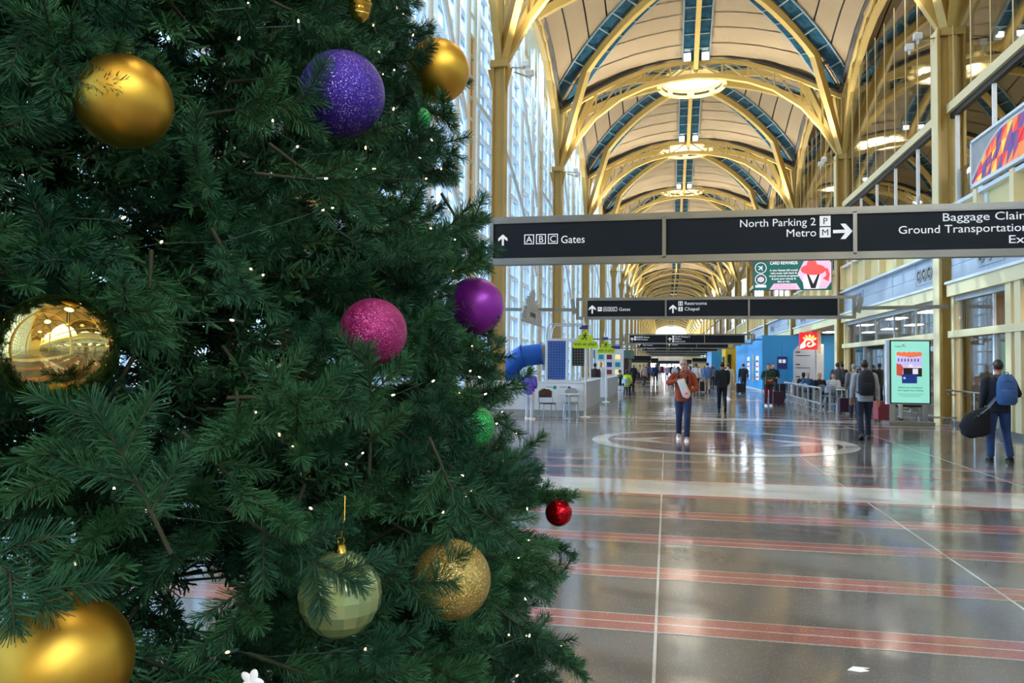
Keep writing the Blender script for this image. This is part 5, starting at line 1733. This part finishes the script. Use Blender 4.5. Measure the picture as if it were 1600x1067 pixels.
while len(cands) < 930 and tries < 12000:
    tries += 1
    az = fa + rt.uniform(-1.35, 1.62)
    z = rt.uniform(.32, 3.75)
    depth = rt.gauss(.012, .05) if rt.random() < .45 else rt.uniform(.05, .55)
    if rt.random() > RZ(z) / 2.0: continue
    M = place(0, az, z, depth, rt)
    if blocked(M): continue
    c = M @ Vector((.2, 0, 0)) - EYEV
    dd = c.dot(F)
    inview = dd > .3 and abs(c.dot(R) / dd) < .72 and abs(c.dot(U) / dd) < .5
    cands.append((depth * 3 + (c.length - 1.3) * .5 + (0 if inview else 5), M))
cands.sort(key=lambda q: q[0])
tree = thing('christmas_tree', 'huge dark green artificial Christmas tree filling the left of the picture', 'christmas tree', (TX, TY, 0))
over = []   # branch tips that reach across the baubles
for bi, (tx_, tz_), (dx_, dz_) in ((8, (.15, .15), (.75, -.5)), (0, (-.78, -.1), (.6, -.75)), (1, (-.75, .1), (.85, .2)), (2, (-.6, 0), (.9, -.1)), (3, (.25, -.62), (.1, .95)),
        (4, (-.72, 0), (.9, .1)), (5, (-.15, .1), (.9, -.2)), (6, (.75, -.78), (-.35, .8)), (7, (.35, .92), (.85, -.4)), (9, (-.2, -.25), (.9, -.1)), (9, (.55, .6), (.3, -.8)), (11, (-.1, -1.0), (.4, .6))):
    c_, r_ = Vector(BALLS[bi][0]), BALLS[bi][1]
    e_ = (c_ - EYEV).normalized()
    d_ = (R * dx_ + U * dz_ - e_ * .18).normalized()
    o_ = c_ + (R * tx_ + U * tz_) * r_ - e_ * (r_ + .015) - d_ * .31
    s_ = d_.cross(e_).normalized()
    u_ = d_.cross(s_)
    over.append(Matrix(((d_.x, s_.x, u_.x, o_.x), (d_.y, s_.y, u_.y, o_.y), (d_.z, s_.z, u_.z, o_.z), (0, 0, 0, 1))))
c_ = Vector(BALLS[10][0])
for k, (oy, oz, el) in enumerate(((.05, .07, -.1), (.07, -.07, -.25), (.09, .0, .1))):
    d_ = Vector((.97, .1, el)).normalized()
    o_ = c_ + Vector((-.33 + .03 * k, oy, oz))
    s_ = d_.cross(Vector((0, 0, 1))).normalized(); u_ = d_.cross(s_)
    over.append(Matrix(((d_.x, s_.x, u_.x, o_.x), (d_.y, s_.y, u_.y, o_.y), (d_.z, s_.z, u_.z, o_.z), (0, 0, 0, 1))))
for i, M in enumerate(over):
    o = link('branch', VM[i % NV], tree)
    o.matrix_local = Matrix.Translation((-TX, -TY, 0)) @ M
for i, (sc_, M) in enumerate(cands[:280]):
    o = link('branch', VM[i % NV], tree)
    o.matrix_local = Matrix.Translation((-TX, -TY, 0)) @ M
def merge(mats_, variants, name):
    Q, TV, TF = [], [], []
    nt = 0
    for i, M in enumerate(mats_):
        q, tv, tf = variants[i % len(variants)]
        A = np.array(M)[:3, :3].T; t_ = np.array(M.translation) - np.array([TX, TY, 0])
        Q.append(q @ A + t_); TV.append(tv @ A + t_)
        TF.append(np.array(tf) + nt); nt += len(tv)
    return stuff(link(name, mesh_from_quads(name, np.concatenate(Q), np.concatenate(TV), np.concatenate(TF), [NEED, TWIG]), tree))
merge([M for s_, M in cands[280:]], [VAR[i] for i in range(NV)], 'inner_branches')
rest = []
tries = 0
while len(rest) < 2000 and tries < 9000:
    tries += 1
    z = rt.uniform(.3, 4.0)
    if rt.random() > RZ(z) / 2.0: continue
    M = place(0, fa + rt.uniform(-1.35, 1.62), z, rt.uniform(.16, 1.15), rt)
    if not blocked(M): rest.append(M)
for i in range(560):
    az = fa + rt.uniform(1.3, 2 * pi - 1.2)
    z = 5.2 * rt.random() ** 1.2 + .3
    rest.append(place(0, az, z, abs(rt.gauss(0, .12)), rt))
for i in range(200):
    z = rt.uniform(3.6, 7.2)
    rest.append(place(0, rt.uniform(0, 2 * pi), z, abs(rt.gauss(0, .1)), rt))
merge(rest, VLOW, 'outer_branches')
MB().tube([(0, 0, 0), (0, 0, 7.4)], [.07, .03], 10).build('trunk', TWIG, tree, True)
mb = MB()
rs = random.Random(4)
for i in range(150):
    z = .35 + 4.2 * i / 150
    az = i * 2.39996
    L = RZ(z) - 1.0
    mb.tube([(.05 * math.cos(az), .05 * math.sin(az), z + .1), (L * math.cos(az), L * math.sin(az), z - .04)], [.012, .006], 4)
stuff(mb.build('limbs', TWIG, tree))
MB().box((0, 0, .04), (1.3, .1, .08)).box((0, 0, .08), (.1, 1.3, .08)).build('stand', Mt['dark'], tree)

# --- ornaments
GOLD = pm('satin_gold', S(222, 176, 70), .40, 1.0, bump=(9, .05))
PURP = pm('shiny_purple', S(150, 40, 172), .32, .35, bump=(9, .03))
MIRR = pm('mirror_gold', S(226, 196, 120), .035, 1.0, bump=(7, .03))
PALE = pm('pearl_green', S(182, 202, 140), .22, .55, coat=.4, var=(3, .04))
REDM = pm('shiny_red', S(196, 14, 34), .12, .85, bump=(7, .03))
GPUR = glitter('purple_glitter', S(68, 40, 168), S(225, 205, 255), .35, 560, .95)
GMAG = glitter('magenta_glitter', S(168, 34, 112), S(215, 100, 165), .35, 480, .85)
GGRE = glitter('green_glitter', S(20, 150, 70), S(120, 245, 150), .4, 480, .85)
GGOL = glitter('gold_glitter', S(188, 160, 78), S(255, 240, 180), .5, 460, .86)
RIB = pm('ribbed_gold', S(220, 180, 80), .2, 1.0, var=(3, .05))
def ball(i, mat, label, kind='round'):
    c, r = BALLS[i]
    t = thing('ornament', label, 'ornament', c)
    if i not in (0, 8, 12): t.rotation_euler = (-.75, 0, .55)
    if kind == 'round':
        MB().sphere((0, 0, 0), r, 40, 24).build('bauble', mat, t, True)
    elif kind == 'facet':
        MB().sphere((0, 0, 0), (r, r, r * 1.02), 18, 10).build('bauble', mat, t, False)
    else:
        prof = [(.001, -r * 1.25)]
        for k in range(1, 24):
            a = pi * k / 24
            prof.append((r * .75 * math.sin(a) * (1 + .1 * (k % 2)), -r * 1.25 * math.cos(a)))
        prof.append((.001, r * 1.25))
        MB().lathe(prof, 24).build('bauble', mat, t, True)
    h = r * (1.22 if kind == 'ribbed' else 1.0)
    MB().lathe([(.001, h + .018), (.012, h + .018), (.014, h - .004), (.016, h - .006)], 14).build('cap', RIB, t, True)
    MB().tube([(.008 * math.cos(a * pi / 5), 0, h + .025 + .009 * math.sin(a * pi / 5)) for a in range(10)], .0015, 5, closed=True).build('loop', RIB, t)
    if i in (8,): MB().tube([(0, 0, h + .03), (.004, .01, h + .07), (0, .02, h + .12)], .0014, 5).build('cord', RIB, t)
    return t
ball(0, GOLD, 'satin gold bauble at the upper left of the tree')
ball(1, GPUR, 'large purple glitter bauble high on the tree')
ball(2, GOLD, 'satin gold bauble at the upper right tree edge by the window')
ball(3, GMAG, 'magenta glitter bauble in the middle of the tree')
ball(4, PURP, 'smooth shiny purple bauble at the right tree edge')
ball(5, GGRE, 'green glitter bauble low on the right side of the tree')
ball(6, MIRR, 'large mirror gold bauble reflecting the hall at the left edge')
ball(7, GOLD, 'biggest satin gold bauble in the bottom left corner')
ball(8, PALE, 'pale green faceted bauble low on the tree', 'facet')
ball(9, GGOL, 'gold glitter bauble beside the pale green faceted one')
ball(10, REDM, 'small shiny red bauble at the lower right tree edge')
ball(11, GGRE, 'small green glitter bauble half hidden under the upper right gold bauble')
ball(12, RIB, 'ribbed gold drop ornament at the top of the picture', 'ribbed')
wf = thing('white_flower', 'small white artificial flower tucked low in the tree', 'flower', (-.775, 1.36, 1.0))
for k in range(5):
    a = k * 2 * pi / 5
    MB().sphere((.012 * math.cos(a), .0, .012 * math.sin(a)), (.009, .004, .014), 8, 6, M=Matrix.Rotation(-a + pi / 2, 3, 'Y')).build('petal', Mt['signwhite'], wf, True)

# --- string of warm lights
BULB = pm('bulb_glow', (1, .85, .6, 1), .3, em=(1, .66, .32, 1), es=3.2)
SOCK = pm('bulb_socket', S(40, 70, 60), .5, var=(9, .1))
bm = MB()
bm.sphere((0, 0, .006), (.0024, .0024, .0055), 8, 6, 0)
bm.tube([(0, 0, -.018), (0, 0, .002)], .0042, 7, 1)
BM = bm.mesh('bulb', [BULB, SOCK], True)
ls = thing('light_string', 'string of small warm white lights wound through the Christmas tree', 'lights', (TX, TY, 0))
pts = []
while len(pts) < 285:
    az = fa + rt.uniform(-1.0, 1.35)
    z = rt.uniform(.4, 3.6)
    dp = rt.uniform(-.005, .10)
    p = Vector((TX + (RZ(z) - dp) * math.cos(az), TY + (RZ(z) - dp) * math.sin(az), z))
    e = p - EYEV
    bad = False
    for c, r in BALLS:
        g = Vector(c) - EYEV
        k = e.dot(g.normalized())
        if (e - g.normalized() * k).length < r + .01 and k < g.length + r: bad = True
    if bad: continue
    pts.append(p)
pts.sort(key=lambda p: (round(p.z / .16), math.atan2(p.y - TY, p.x - TX) * (1 if round(p.z / .16) % 2 else -1)))
for p in pts:
    o = link('bulb', BM, ls, p - Vector((TX, TY, 0)))
    o.rotation_euler = (rt.uniform(-1.4, 1.4), rt.uniform(-1.4, 1.4), 0)
mb = MB()
for a, b in zip(pts[:-1], pts[1:]):
    if (a - b).length > .5: continue
    T = Vector((TX, TY, 0))
    inn = (T - a); inn.z = 0; inn = inn.normalized() * .07
    mid = (a + b) / 2 + Vector((rt.uniform(-.03, .03), rt.uniform(-.03, .03), -.03)) + inn
    mb.tube([a - T + inn * .3, mid - T, b - T + inn * .3], .0012, 4, caps=False)
mb.build('wire', SOCK, ls)['kind'] = 'stuff'
